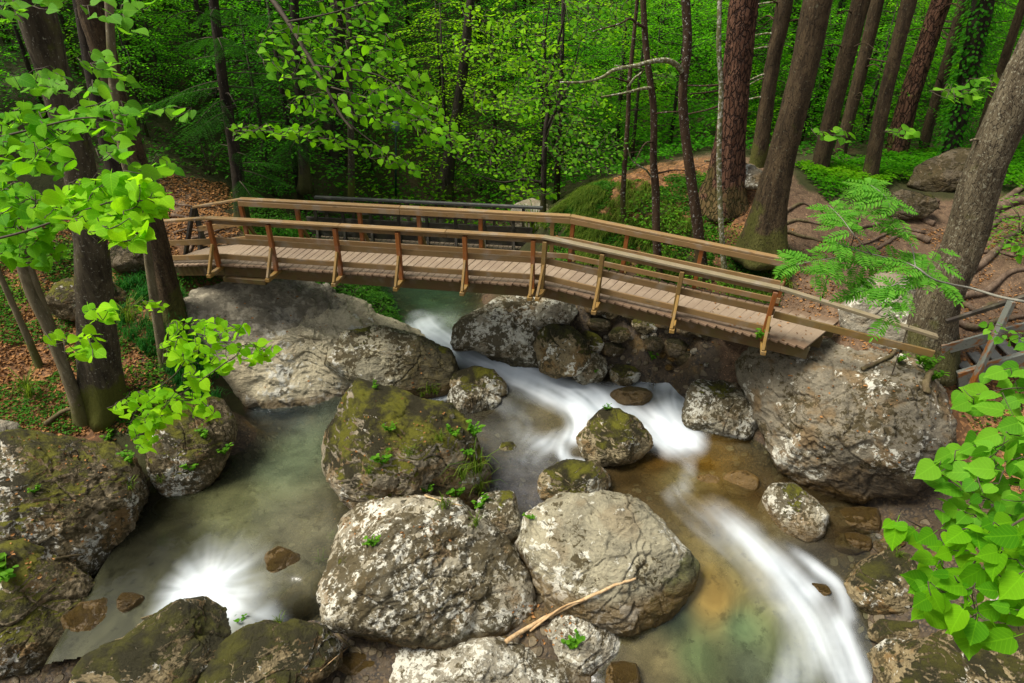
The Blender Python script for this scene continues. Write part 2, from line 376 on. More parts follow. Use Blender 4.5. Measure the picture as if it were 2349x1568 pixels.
L_DARK = leaf_mat('dark_forest_leaf', (0.018, 0.11, 0.005), (0.055, 0.23, 0.009), 0.55, (0.08, 0.36, 0.006))
L_FLOOR = leaf_mat('floor_plant_leaf', (0.020, 0.09, 0.008), (0.065, 0.19, 0.012), 0.4, (0.08, 0.26, 0.008))
L_LIGHT = leaf_mat('bright_herb_leaf', (0.06, 0.19, 0.012), (0.14, 0.32, 0.018), 0.45, (0.12, 0.34, 0.01))
L_NEEDLE = leaf_mat('spruce_needle', (0.010, 0.058, 0.006), (0.034, 0.135, 0.010), 0.35, (0.04, 0.17, 0.008))
L_LINDEN = leaf_mat('linden_leaf', (0.05, 0.20, 0.005), (0.17, 0.41, 0.008), 0.5, (0.16, 0.42, 0.006), 0.12, False, 0, True)
L_LINDENB = leaf_mat('bright_linden_leaf', (0.11, 0.32, 0.006), (0.27, 0.54, 0.010), 0.5, (0.26, 0.56, 0.006), 0.1, False, 0, True)
L_LINDENC = leaf_mat('mid_linden_leaf', (0.05, 0.20, 0.008), (0.17, 0.40, 0.02), 0.5, (0.14, 0.38, 0.01), 0.2, False, 0, True)
L_ROWAN = leaf_mat('rowan_leaf', (0.07, 0.24, 0.022), (0.13, 0.34, 0.03), 0.45, (0.12, 0.34, 0.016), 0.12)
L_GRASS = leaf_mat('grass_blade', (0.05, 0.11, 0.010), (0.16, 0.21, 0.025), 0.4, (0.14, 0.26, 0.014))
L_GRASSD = leaf_mat('deep_grass_blade', (0.012, 0.09, 0.014), (0.035, 0.17, 0.02), 0.4, (0.04, 0.2, 0.02))
L_LITTER = leaf_mat('dead_leaf', (0.11, 0.05, 0.018), (0.42, 0.21, 0.075), 0.15, None, 0.1)

# ------------------------------------------------------------------ ground
GC = []   # world control points x,y,z
for u, v, z in [
    (0,760,1.9),(100,800,1.6),(60,880,1.25),(230,910,1.1),(300,950,.85),(120,980,.95),(0,960,1.05),(0,650,2.3),(150,650,2.25),(300,650,2.2),(400,720,1.95),
    (300,560,2.7),(150,540,2.9),(0,500,3.2),(430,560,2.6),(500,645,2.1),(380,820,1.35),(420,520,2.85),(470,480,3.1),(520,520,2.75),
    (760,650,1.6),(850,700,1.05),(870,740,.9),(600,540,2.2),(700,560,1.7),(820,560,1.1),(950,575,.45),(1050,580,.4),(1150,600,.4),
    (930,500,1.2),(1100,500,.9),
    
    (1850,500,3.4),(1850,650,2.6),(1850,760,2.45),(1950,800,2.3),(1900,430,3.8),(2000,560,3.1),(2100,450,3.5),(2200,560,3.1),(2349,480,3.6),(2300,700,2.6),(2130,800,2.2),(2250,810,2.1),(2349,640,3.0),
    (2250,900,1.6),(2349,900,1.6),(2210,1010,1.1),(2349,1100,1.0),(2100,1250,.15),(2250,1300,.4),(2349,1400,.2),(2200,1568,-.3),(2000,1250,-.15),
    
    (1000,700,.3),(1000,760,.3),(900,690,.45),(1080,790,.4),(1080,650,.3),(1150,840,.2),(1300,900,.0),(1450,930,.05),(1550,880,.2),(1550,980,-.1),
    (1200,1000,-.12),(1150,1100,-.15),(1230,1150,-.15),(1600,1080,-.15),(1500,1150,-.2),(1700,1230,-.3),(1650,1350,-.55),(1850,1330,-.5),
    (1500,1480,-1.3),(1700,1450,-1.3),(1850,1568,-1.5),(1950,1500,-1.0),(2000,1440,-.5),(600,1000,-.5),(700,1050,-.5),(650,1150,-.45),(550,1200,-.45),(450,1300,-.6),(750,1200,-.3),(650,1280,-.2),
    (450,1400,-1.2),(300,1350,-.8),(350,1250,-.5),(800,1500,-.62),(400,1550,-1.0),(1100,1568,-.7),(1300,1450,-.45),(1100,1250,-.1),(0,1300,0),(0,1568,-.5),(1000,1300,-.3),(900,1050,-.3),(1000,950,-.1)]:
    GC.append(at(u, v, z))
for u, v, y in [(400,430,15.4),(450,440,15.8),(0,420,14.8),(200,420,15),(900,460,20.5),(1100,455,20.8),(1080,430,21.8),(1240,470,19.5),(700,450,18.5),(560,440,17),
    (1290,660,12.9),(1330,600,13.2),(1430,560,13.6),(1500,640,12.7),(1600,640,12.3),(1700,650,11.9),(1290,470,15.2),(1350,430,15.6),(1450,400,15.6),(1600,380,15.4),(1750,400,14.6),(1650,450,14.0),
    (1700,570,12.8),(1790,600,12.1),(1400,800,12.0),(1500,780,11.9),(1600,800,11.4),(1400,740,12.4),(1650,830,11.1),(1500,720,12.2),(1650,720,11.6),(520,930,10.1)]:
    GC.append(aty(u, v, y))
for w in [(0,2,-1.5),(-6,3,0),(6,3,-.5),(-12,8,2.2),(12,6,1.5),(-14,1,1.5),(14,1,1.5),(-12,16,5.2),(-20,22,9),(-5,21,4.2),(0,24,3.6),(5,24,3.4),(-20,35,15),(-5,32,9),(3,34,8),(12,30,5.2),(20,40,8),
          (20,20,5),(-40,30,18),(40,30,10),(0,60,22),(-40,60,30),(40,60,22),(12,18,3.8),(16,12,4.2),(9,22,3.6),(-10,19,5.6),(60,60,30),(-60,60,40),(60,0,12),(-60,0,20),(0,95,45),(60,95,45),(-60,95,50),(12,45,12),(0,-12,-1),(-30,-12,4),(30,-12,4),(0,45,15)]:
    GC.append(np.array(w, float))
GC += [at(*q) for q in [(1800,1080,-.3),(1760,1020,-.25),(1850,1150,-.35),(1900,1230,-.35),(1960,1190,-.3)]]
GC = np.array(GC)
class RBF:
    def __init__(s, XY, Z, eps=1e-3):
        s.X = XY; n = len(XY); D = np.linalg.norm(XY[:, None] - XY[None], axis=2)
        A = np.zeros((n + 3, n + 3)); A[:n, :n] = D - eps * 40 * np.eye(n) * 1.0; A[:n, n] = 1; A[:n, n + 1:] = XY; A[n, :n] = 1; A[n + 1:, :n] = XY.T
        b = np.zeros(n + 3); b[:n] = Z; s.w = np.linalg.solve(A, b)
    def __call__(s, P):
        out = np.empty(len(P)); n = len(s.X)
        for i in range(0, len(P), 20000):
            Q = P[i:i + 20000]; D = np.sqrt(((Q[:, None] - s.X[None]) ** 2).sum(2))
            out[i:i + 20000] = D @ s.w[:n] + s.w[n] + Q @ s.w[n + 1:]
        return out
GR = RBF(GC[:, :2], GC[:, 2], 6e-3)
def gz(P):
    P = np.atleast_2d(np.asarray(P, float)); z = GR(P)
    q = np.column_stack([P, np.zeros(len(P))])
    far = np.clip((P[:, 1] - 16) / 14, 0, 1)
    return z + fbm(q * 0.7, 3) * (0.12 + 0.5 * far) + fbm(q * 3.1, 4) * 0.05 + fbm(q * 9, 3, ridged=True) * 0.012
def gz1(x, y): return float(gz([[x, y]])[0])

def axis(a, b, fine, lo, hi):
    xs = list(np.arange(a, b + 1e-6, fine)); s = fine
    x = b
    while x < hi: s *= 1.09; x += s; xs.append(x)
    x = a; s = fine
    while x > lo: s *= 1.09; x -= s; xs.insert(0, x)
    return np.array(xs)
gx = axis(-11, 12, 0.07, -70, 70); gy = axis(4.2, 20, 0.07, -12, 100)
X, Y = np.meshgrid(gx, gy); PG = np.column_stack([X.ravel(), Y.ravel()]); ZG = gz(PG)
nx, ny = len(gx), len(gy)
ii = (np.arange(ny - 1)[:, None] * nx + np.arange(nx - 1)[None]).ravel()
GF = np.stack([ii, ii + 1, ii + nx + 1, ii + nx], -1)
# surface kind weights from control spots (r=path earth, g=green moss, b=leaf litter, a=stream bed)
KC = []
for u, v, z, k in [(420,520,2.9,0),(470,470,3.1,0),(400,440,3.7,2),(520,500,2.9,0),(560,440,3.2,1),(100,800,1.6,2),(0,760,1.9,2),(230,910,1.1,2),(120,980,.95,2),(300,950,.85,1),(150,650,2.3,1),(0,650,2.3,2),(350,620,2.3,2),
                   (300,560,2.7,1),(430,640,2.2,2),(760,650,1.6,1),(850,700,1.1,1),(700,560,1.7,1),(600,540,2.2,1),(1000,700,.3,3),(1100,590,.4,3),(950,575,.4,3),(1080,430,2.7,2),(900,460,2,1),(1240,470,1.4,1),
                   (1850,500,3.4,0),(1850,700,2.5,0),
                   (1950,560,3.1,0),(2050,600,3,0),(2200,600,3,0),(2300,500,3.5,0),(2250,760,2.4,0),(2200,420,3.6,1),(1900,420,3.8,1),(2250,900,1.6,2),(2349,1000,1.2,2),(2250,1300,.4,3),(2150,1500,-.2,3),(2349,1450,.1,3),
                   (1300,900,0,3),(1200,1050,-.1,3),(1600,1100,-.2,3),(1700,1300,-.4,3),(1950,1200,-.1,3),(1600,1450,-1.2,3),(600,1050,-.5,3),(500,1250,-.5,3),(800,1500,-.6,3),(1300,1450,-.4,3),(1100,1250,-.1,3),(400,1500,-1,3),(480,900,.6,1),(900,1050,-.3,3)]:
    p = at(u, v, z); KC.append((p[0], p[1], k))
for u, v, y, k in [(1300,480,15.1,1),(1330,560,13.8,1),(1400,450,15,2),(1450,540,13.8,2),(1550,600,12.7,1),(1500,480,14.4,2),(1650,600,12.5,2),(1600,395,15.2,2),(1680,450,13.9,2),(1750,400,14.6,0),(1800,600,12.1,0),(1500,730,12.1,3),(1400,800,12,3),(1550,790,11.7,3),(1720,620,12.2,1),(1650,420,14.4,0)]:
    q_ = aty(u, v, y); KC.append((q_[0], q_[1], k))
for x, y, k in [(-10,20,1),(0,24,1),(5,30,1),(-20,30,1),(12,30,1),(10,18,1),(14,12,0),(-13,17,1),(-10,17.5,1),(-16,16,1),(-12,14.8,1),(16,16,1),(20,14,1),(7,19,1),(8,16.8,1),(11,15.8,1),(20,25,1),(0,50,1),(-30,50,1),(30,50,1),(-12,10,2)]: KC.append((x, y, k))
KC = np.array(KC); KW = np.zeros((len(PG), 4))
D = np.sqrt(((PG[:, None, :] - KC[None, :, :2]) ** 2).sum(2)) + 0.05
D = np.minimum(1 / D ** 3.5, 1e7)
for k in range(4): KW[:, k] = D[:, KC[:, 2] == k].sum(1)
KW /= KW.sum(1)[:, None]
def ground_mat():
    t = NT('forest_ground'); p = t.pos(); K_ = t.n('ShaderNodeAttribute', attribute_name='kind_mix'); sc = t.n('ShaderNodeSeparateColor'); t.l(K_.outputs['Color'], sc.inputs[0])
    n1 = t.noise(p, 1.6, 6, 0.65); n2 = t.noise(p, 7, 7, 0.7, 0.3); n3 = t.noise(p, 34, 5, 0.7)
    earth = t.mix(t.step(n2, 0.3, 0.7), (0.055, 0.032, 0.017), (0.165, 0.105, 0.060)); earth = t.mix(t.step(n3, 0.56, 0.66), earth, (0.34, 0.20, 0.10)); earth = t.mix(t.math('MULTIPLY', t.step(n1, 0.5, 0.62), 0.6), earth, (0.10, 0.058, 0.032))
    lv = t.vor(t.map(p, sc=(1, 1, 1)), 17, out=1); litter = t.mix(t.n('ShaderNodeSeparateColor').outputs[0] if False else n3, (0.045, 0.024, 0.011), (0.17, 0.08, 0.03))
    lc = t.n('ShaderNodeSeparateColor'); t.l(lv, lc.inputs[0]); litter = t.mix(t.step(lc.outputs[0], 0.5, 0.9), litter, (0.25, 0.12, 0.045))
    green = t.mix(n2, (0.014, 0.014, 0.004), (0.050, 0.050, 0.010)); green = t.mix(t.step(n1, 0.55, 0.7), green, (0.07, 0.04, 0.018))
    dn = t.n('ShaderNodeTexNoise'); t.l(p, dn.inputs[0]); dn.inputs[2].default_value = 3.0
    va = t.n('ShaderNodeVectorMath', operation='MULTIPLY_ADD'); t.l(dn.outputs[1], va.inputs[0]); va.inputs[1].default_value = (.22, .22, .22); t.l(p, va.inputs[2]); pw = va.outputs[0]
    cv = t.vor(pw, 6.5, out=1); cs = t.n('ShaderNodeSeparateColor'); t.l(cv, cs.inputs[0]); ce = t.vor(pw, 6.5, 'F1'); sv = t.vor(pw, 23, out=1); ss = t.n('ShaderNodeSeparateColor'); t.l(sv, ss.inputs[0]); se = t.vor(pw, 23)
    stone = t.math('MULTIPLY', t.step(cs.outputs[1], 0.62, 0.68), t.step(ce, 0.46, 0.36))
    grav = t.mix(ss.outputs[0], (0.035, 0.025, 0.013), (0.12, 0.082, 0.042)); grav = t.mix(t.step(se, 0.35, 0.6), grav, (0.022, 0.016, 0.009)); grav = t.mix(t.step(n2, 0.42, 0.6), grav, t.mix(n3, (0.03, 0.02, 0.01), (0.10, 0.062, 0.03)))
    bed = t.mix(stone, grav, t.mix(cs.outputs[0], (0.06, 0.045, 0.022), (0.20, 0.155, 0.09))); bed = t.mix(t.math('MULTIPLY', t.step(n1, 0.52, 0.7), 0.7), bed, (0.17, 0.10, 0.022))
    bed = t.mix(t.math('MULTIPLY', t.step(n2, 0.5, 0.6), 0.6), bed, (0.05, 0.038, 0.018))
    ce = t.math('SUBTRACT', 0.5, t.math('MULTIPLY', stone, ce))
    wob = t.math('MULTIPLY_ADD', n2, 0.5, -0.25)
    g = t.step(t.math('ADD', sc.outputs[1], wob), 0.35, 0.6); b = t.step(t.math('ADD', sc.outputs[2], wob), 0.35, 0.6); w = t.step(t.math('ADD', K_.outputs['Alpha'], wob), 0.4, 0.55)
    c = t.mix(g, earth, green); c = t.mix(b, c, litter); c = t.mix(w, c, bed)
    h = t.math('ADD', n2, t.math('ADD', t.math('MULTIPLY', n3, 0.3), t.math('MULTIPLY', t.math('MULTIPLY', w, stone), 0.8)))
    t.bsdf(c, t.math('MULTIPLY_ADD', w, -0.35, 0.85), t.bump(h, 0.8, 0.04)); return t.m
ground = obj('ground', mesh_np('ground', np.column_stack([PG, ZG]), GF, ground_mat(), True, {'kind_mix': ('FLOAT_COLOR', KW)}))
tag(ground, kind='structure')

# ------------------------------------------------------------------ rocks
def ico(sub):
    bm = bmesh.new(); bmesh.ops.create_icosphere(bm, subdivisions=sub, radius=1)
    V = np.array([v.co[:] for v in bm.verts]); Fc = np.array([[v.index for v in f.verts] for f in bm.faces]); bm.free()
    V /= np.linalg.norm(V, axis=1)[:, None]; return V, Fc
ICO = {k: ico(k) for k in (4, 5, 6, 7)}
def rock(label, outline, zb, mat, name='boulder', cat='boulder', thick=(0.75, 0.9), tilt=0.0, seed=1, facets=7, rough=1.0, lev=6, p=3.4, grow=1.045, group=None, off=0.0, elong=None):
    rs = np.random.RandomState(seed * 13 + 5)
    O = np.array(outline, float); cu, cv = O.mean(0)
    n = -ray(cu, cv); n /= np.linalg.norm(n); n = (1 - tilt) * n + tilt * np.array([0, 0, 1.]); n /= np.linalg.norm(n)
    kb = np.argmax(O[:, 1]); Pb = at(O[kb, 0], O[kb, 1], zb) + n * off
    W = []
    for u, v in O:
        d = ray(u, v); W.append(CAM + d * ((Pb - CAM).dot(n) / d.dot(n)))
    W = np.array(W)
    e1 = np.array([1., 0, 0]); e1 -= n * e1.dot(n); e1 /= np.linalg.norm(e1); e2 = np.cross(n, e1)
    q = np.column_stack([(W - Pb) @ e1, (W - Pb) @ e2])
    # area centroid
    x, y = q[:, 0], q[:, 1]; x2, y2 = np.roll(x, -1), np.roll(y, -1); cr = x * y2 - x2 * y; A = cr.sum() / 2
    c = np.array([((x + x2) * cr).sum(), ((y + y2) * cr).sum()]) / (6 * A); q = q - c
    C = Pb + e1 * c[0] + e2 * c[1]
    TH = np.linspace(-np.pi, np.pi, 361)[:-1]; RR = np.zeros(360)
    a = q; b = np.roll(q, -1, axis=0)
    for k, th in enumerate(TH):
        d = np.array([np.cos(th), np.sin(th)]); e = b - a; den = d[0] * e[:, 1] - d[1] * e[:, 0]
        den = np.where(abs(den) < 1e-9, 1e-9, den)
        tt = (a[:, 0] * e[:, 1] - a[:, 1] * e[:, 0]) / den; s_ = (a[:, 0] * d[1] - a[:, 1] * d[0]) / den
        ok = (tt > 0) & (s_ >= -1e-6) & (s_ <= 1 + 1e-6); RR[k] = tt[ok].max() if ok.any() else 0.1
    ker = np.array([0, 1, 3, 1, 0]) / 5.; RP = np.concatenate([RR[-2:], RR, RR[:2]]); RR = np.convolve(RP, ker, 'valid')
    Rm = RR.mean() * grow
    D_, Fc = ICO[lev]
    th = np.arctan2(D_[:, 1], D_[:, 0]); Rt = np.interp(th, np.append(TH, np.pi), np.append(RR, RR[0])) * grow
    qq = np.hypot(D_[:, 0], D_[:, 1]); w = D_[:, 2]; T = np.where(w > 0, thick[0], thick[1]) * Rm
    g = ((qq / Rt) ** p + (abs(w) / T) ** p) ** (1 / p)
    P0 = D_ / g[:, None]
    gg = g ** 20
    facets = int(facets * 1.8)
    for k in range(facets):
        az = rs.uniform(0, 2 * np.pi); ww = rs.uniform(0.15, 0.95); m = np.array([np.cos(az) * math.sqrt(1 - ww * ww), np.sin(az) * math.sqrt(1 - ww * ww), ww * (1 if k < facets * 0.75 else -1)])
        h = (P0 @ m).max() * (rs.uniform(0.66, 0.90) if abs(ww) > .55 else rs.uniform(.90, .99))
        gg = gg + (np.maximum(D_ @ m, 0) / h) ** 20
    L = D_ / (gg ** (1 / 20.))[:, None]
    Wd = L[:, :1] * e1 + L[:, 1:2] * e2 + L[:, 2:3] * n
    Nd = Wd / np.linalg.norm(Wd, axis=1)[:, None]
    so = rs.uniform(-50, 50, 3); sz = min(1.0, Rm)
    ax = rs.normal(size=3); ax[2] += 1.5; ax /= np.linalg.norm(ax)
    Q = Wd + so; Qs = Q + np.outer(Q @ ax, ax) * 1.2
    mask = 0.45 + 0.55 * np.clip(abs(w) * 2, 0, 1)
    dsp = fbm(Q * 1.3 / sz ** .5, 3) * 0.08 * mask + (fbm(Qs * 1.6 / sz ** .5, 4, ridged=True) - .2) * 0.055 + fbm(Q * 5, 4, 0.6) * 0.035 + fbm(Q * 14, 3, ridged=True) * 0.010
    cells = np.floor(fbm(Q * 1.6 + 3, 2) * 4) * 0.022
    for jk in range(3):
        jd = rs.normal(size=3); jd /= np.linalg.norm(jd); fr = rs.uniform(1.6, 3.4) / sz; pos_ = (Q @ jd) * fr + fbm(Q * 1.1 + jk * 5, 2) * 0.9
        hsh = np.modf(np.abs(np.sin(np.floor(pos_) * 12.9898 + jk * 78.2) * 43758.5453))[0]; fpart = pos_ - np.floor(pos_)
        gro = np.exp(-(np.minimum(fpart, 1 - fpart) / .045) ** 2) * (fbm(Q * 1.7 + jk, 2) > .0)
        cells = cells + ((hsh - .5) * .055 - gro * .03) * (.35 + .65 * mask)
    V = Wd + Nd * ((dsp + cells) * rough * sz)[:, None]
    o = obj(name, mesh_np(name, V, Fc, mat, True), None, C); tag(o, label, cat, group)
    return o

MR = {}
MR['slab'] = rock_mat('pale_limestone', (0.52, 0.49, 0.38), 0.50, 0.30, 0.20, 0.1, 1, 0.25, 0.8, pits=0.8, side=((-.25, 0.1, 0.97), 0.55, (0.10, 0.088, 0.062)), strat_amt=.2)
MR['hump'] = rock_mat('mossy_limestone_hump', (0.32, 0.31, 0.24), 0.35, 0.75, 0.45, 0.35, 2, 0.3, 1.0, side=((0.8, -.2, -.3), 0.15, (0.045, 0.035, 0.012)))
MR['centre'] = rock_mat('moss_topped_rock', (0.27, 0.245, 0.19), 0.42, 0.60, 1.16, 0.15, 3, 0.8, 1.2, strat_amt=.15)
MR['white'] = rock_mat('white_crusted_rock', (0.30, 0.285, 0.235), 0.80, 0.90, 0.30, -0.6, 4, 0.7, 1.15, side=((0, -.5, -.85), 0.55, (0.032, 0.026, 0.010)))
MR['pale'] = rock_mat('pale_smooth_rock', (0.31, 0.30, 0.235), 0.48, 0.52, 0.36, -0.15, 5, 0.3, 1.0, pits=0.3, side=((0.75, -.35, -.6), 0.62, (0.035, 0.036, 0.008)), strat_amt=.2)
MR['pale2'] = rock_mat('bright_crusted_rock', (0.29, 0.28, 0.24), 0.66, 0.72, 0.25, -0.9, 6, 0.2, 1.5)
MR['green'] = rock_mat('deep_moss_rock', (0.24, 0.20, 0.12), 0.45, 0.75, 1.0, -1.7, 7, 0.9, 1.2, 0.8)
MR['greenw'] = rock_mat('stream_moss_rock', (0.30, 0.26, 0.17), 0.50, 0.8, 0.95, -0.05, 8, 0.8, 1.3)
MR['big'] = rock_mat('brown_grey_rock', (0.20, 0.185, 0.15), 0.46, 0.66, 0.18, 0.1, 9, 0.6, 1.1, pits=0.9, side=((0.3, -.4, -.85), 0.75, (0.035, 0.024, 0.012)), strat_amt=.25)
MR['speck'] = rock_mat('speckled_rock', (0.31, 0.30, 0.25), 0.80, 0.85, 0.50, -0.1, 10, 0.6, 1.4)
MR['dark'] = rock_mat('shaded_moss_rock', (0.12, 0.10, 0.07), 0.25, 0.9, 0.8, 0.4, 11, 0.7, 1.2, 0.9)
MR['ochre'] = rock_mat('ochre_wet_rock', (0.24, 0.155, 0.05), 0.1, 0.45, 0.3, 5.0, 12, 0.8, 1.0)
MR['left'] = rock_mat('moss_and_lichen_rock', (0.25, 0.21, 0.14), 0.62, 0.85, 0.98, -0.9, 13, 0.9, 1.2, 0.5, strat_amt=.15)
MR['grey'] = rock_mat('dull_grey_rock', (0.24, 0.23, 0.20), 0.4, 0.35, 0.2, -9, 14, 0.3, 1.2)

rocks = []
def rk(*a, **k):
    o = rock(*a, **k); rocks.append(o); return o
rk('broad pale limestone slab sloping from the footbridge down to the left pool', [(425,705),(470,660),(560,625),(640,630),(720,655),(800,690),(870,722),(930,752),(1000,775),(1040,830),(1000,900),(860,895),(800,908),(720,932),(640,942),(560,940),(535,920),(510,880),(470,800),(440,750)], 0.0, MR['slab'], 'rock_slab', 'rock slab', (0.22, 0.5), 0.2, 1, 4, 1.6, 7, 4.0)
rk('dark mossy hump at the right end of the pale slab beside the white chute', [(735,835),(790,765),(860,745),(950,768),(1030,798),(1055,850),(1043,892),(1000,910),(940,918),(870,895),(790,868)], 0.15, MR['hump'], thick=(0.30, 0.6), seed=2, lev=7, facets=5, off=.12)
rk('large boulder with yellow-green moss and grass in the middle between both pools', [(738,1060),(745,980),(765,930),(830,878),(900,888),(960,922),(1030,928),(1075,985),(1090,1040),(1122,1090),(1118,1150),(1060,1185),(960,1180),(870,1172),(815,1166),(785,1130),(745,1092)], -0.15, MR['centre'], thick=(0.55, 0.8), tilt=0.1, seed=31, lev=7, facets=8, p=2.6)
rk('huge white and black crusted boulder in the foreground left of the driftwood stick', [(710,1335),(742,1270),(768,1195),(830,1158),(950,1148),(1040,1158),(1110,1200),(1170,1258),(1218,1310),(1240,1370),(1205,1440),(1130,1472),(1050,1478),(960,1483),(850,1480),(760,1452),(713,1400)], -0.7, MR['white'], thick=(0.62, 0.8), seed=4, lev=7, facets=9, p=2.7)
rk('large smooth pale boulder with dark mossy right flank under the driftwood stick', [(1180,1250),(1208,1188),(1290,1140),(1380,1133),(1470,1160),(1530,1220),(1590,1290),(1607,1342),(1560,1402),(1480,1442),(1430,1465),(1350,1460),(1260,1420),(1220,1340)], -0.75, MR['pale'], thick=(0.55, 0.8), seed=5, lev=7, facets=7, p=2.6)
rk('small upright grey stone wedged between the central mossy and the pale boulder', [(1098,1150),(1115,1132),(1155,1122),(1178,1132),(1192,1180),(1199,1222),(1172,1250),(1130,1253),(1105,1222),(1093,1180)], -0.1, MR['speck'], thick=(0.7, 0.8), seed=6, facets=7, p=3.0)
rk('mossy rock shelf with water sliding over it behind the pale boulder', [(1230,1112),(1250,1080),(1300,1058),(1370,1058),(1402,1090),(1395,1130),(1330,1158),(1270,1172),(1237,1162)], -0.1, MR['greenw'], thick=(0.5, 0.8), seed=7)
rk('white wrinkled rock cut off by the bottom edge in the middle', [(856,1500),(885,1485),(950,1468),(1000,1452),(1060,1455),(1100,1470),(1200,1482),(1280,1520),(1350,1540),(1388,1575),(1400,1660),(1100,1720),(880,1680),(862,1560)], -1.3, MR['pale2'], thick=(0.5, 0.7), seed=8, lev=7, facets=8, tilt=0.1)
rk('small pale knob of rock poking up in front of the crusted boulder', [(975,1478),(985,1448),(1010,1433),(1045,1440),(1075,1462),(1070,1490),(1020,1500)], -0.75, MR['pale2'], thick=(0.7, 0.8), seed=9, lev=5)
rk('pale grey boulder below the driftwood stick with a green herb on it', [(1203,1490),(1250,1440),(1300,1400),(1362,1398),(1412,1432),(1427,1500),(1402,1550),(1350,1560),(1280,1530),(1220,1505)], -0.95, MR['pale2'], thick=(0.6, 0.8), seed=10, lev=7, facets=8)
rk('pointed boulder with pale face standing in the stream below the white cascade', [(1318,1012),(1350,975),(1385,938),(1420,932),(1460,960),(1492,1000),(1497,1022),(1470,1048),(1420,1066),(1370,1068),(1335,1042)], 0.05, MR['greenw'], thick=(0.7, 0.8), seed=11, facets=6, lev=6, p=2.6)
rk('speckled grey boulder left of the huge brown rock beside the cascade', [(1562,965),(1578,900),(1600,873),(1650,868),(1690,878),(1722,928),(1742,980),(1728,1002),(1660,1014),(1600,1004),(1566,988)], 0.0, MR['speck'], thick=(0.6, 0.8), seed=12, facets=7, lev=6, p=2.8)
rk('huge brown-grey tilted rock at right below the end of the footbridge', [(1668,800),(1750,790),(1900,775),(1960,768),(2050,798),(2130,850),(2180,930),(2202,990),(2202,1040),(2150,1115),(2100,1138),(2000,1130),(1930,1162),(1880,1150),(1830,1110),(1790,1060),(1758,1000),(1728,930),(1698,870)], 0.0, MR['big'], thick=(0.55, 0.75), tilt=0.12, seed=13, lev=7, facets=8, p=2.8, rough=1.1)
rk('narrow rock pillar at the left shoulder of the huge brown rock', [(1655,800),(1668,782),(1705,780),(1728,800),(1722,850),(1708,885),(1672,880),(1656,850)], 0.55, MR['big'], thick=(0.6, 0.8), seed=14, lev=5)
rk('white speckled stone at the foot of the huge brown rock', [(1738,1162),(1768,1115),(1820,1112),(1872,1148),(1897,1182),(1892,1222),(1850,1248),(1790,1238),(1755,1204)], -0.25, MR['speck'], thick=(0.65, 0.8), seed=15, facets=7)
rk('tiny stone between the huge brown rock and the white speckled stone', [(1840,1142),(1862,1138),(1880,1152),(1872,1170),(1850,1168)], -0.05, MR['speck'], name='stone', cat='stone', seed=16, lev=4)
rk('brown stone half sunk in the ochre water below the cascade', [(1648,1105),(1668,1082),(1710,1078),(1740,1098),(1742,1120),(1715,1140),(1675,1135)], -0.1, MR['ochre'], name='stone', cat='stone', thick=(0.4, 0.8), seed=17, lev=5)
rk('dark rock poking out of the middle of the white cascade', [(1395,915),(1410,895),(1445,886),(1480,892),(1502,905),(1495,925),(1450,940),(1405,932)], 0.2, MR['dark'], name='stone', cat='stone', thick=(0.5, 0.8), seed=18, lev=5)
rk('low brown mossy rock lying behind the round one left of the cascade', [(1030,880),(1045,855),(1090,842),(1130,850),(1162,880),(1165,905),(1130,915),(1060,915)], 0.3, MR['greenw'], thick=(0.5, 0.8), seed=19, lev=6)
rk('round speckled mossy rock left of the cascade behind the central boulder', [(1024,915),(1040,890),(1080,878),(1125,888),(1148,915),(1130,945),(1085,960),(1045,955),(1028,938)], 0.05, MR['speck'], thick=(0.7, 0.8), seed=20, lev=6)
rk('tall rugged rock under the kink of the footbridge beside the chute', [(1038,785),(1058,732),(1108,705),(1150,675),(1210,682),(1290,690),(1322,715),(1300,752),(1262,790),(1262,850),(1205,852),(1150,825),(1095,800),(1050,802)], 0.45, MR['white'], thick=(0.5, 0.7), seed=21, lev=7, facets=8, p=2.8)
rk('rounded pale stone resting under the kink of the footbridge', [(1213,735),(1235,698),(1275,684),(1312,694),(1323,715),(1305,742),(1260,750),(1225,748)], 1.25, MR['pale2'], thick=(0.8, 0.8), seed=22, lev=6, facets=5, off=0.35)
rk('round green-brown mossy boulder under the footbridge', [(1228,800),(1238,760),(1275,744),(1315,752),(1348,785),(1352,830),(1320,862),(1275,862),(1240,848)], 0.45, MR['green'], thick=(0.8, 0.8), seed=23, lev=6, facets=4, off=0.25)
rk('small mossy rock tucked right of the rounded pale stone', [(1318,740),(1330,718),(1355,714),(1370,735),(1362,765),(1335,768)], 0.85, MR['dark'], thick=(0.8, 0.8), seed=24, lev=5, off=0.1)
rk('yellowish speckled rock at the water edge under the footbridge', [(1308,850),(1325,818),(1355,808),(1388,822),(1392,850),(1375,880),(1335,888),(1312,872)], 0.3, MR['speck'], thick=(0.8, 0.8), seed=25, lev=6)
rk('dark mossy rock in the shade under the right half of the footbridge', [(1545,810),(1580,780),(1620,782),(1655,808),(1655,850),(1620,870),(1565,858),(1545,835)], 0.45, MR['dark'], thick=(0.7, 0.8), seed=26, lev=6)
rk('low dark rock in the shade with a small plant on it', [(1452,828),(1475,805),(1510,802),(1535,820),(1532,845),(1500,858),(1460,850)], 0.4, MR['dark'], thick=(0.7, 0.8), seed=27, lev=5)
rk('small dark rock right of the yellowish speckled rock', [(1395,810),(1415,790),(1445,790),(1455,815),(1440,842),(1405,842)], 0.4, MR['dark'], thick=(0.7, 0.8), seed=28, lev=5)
rk('little pebble rising from the bluish pool', [(1145,1028),(1152,1015),(1175,1012),(1186,1024),(1180,1038),(1158,1040)], 0.12, MR['greenw'], name='stone', cat='stone', thick=(0.5, 0.8), seed=29, lev=4)
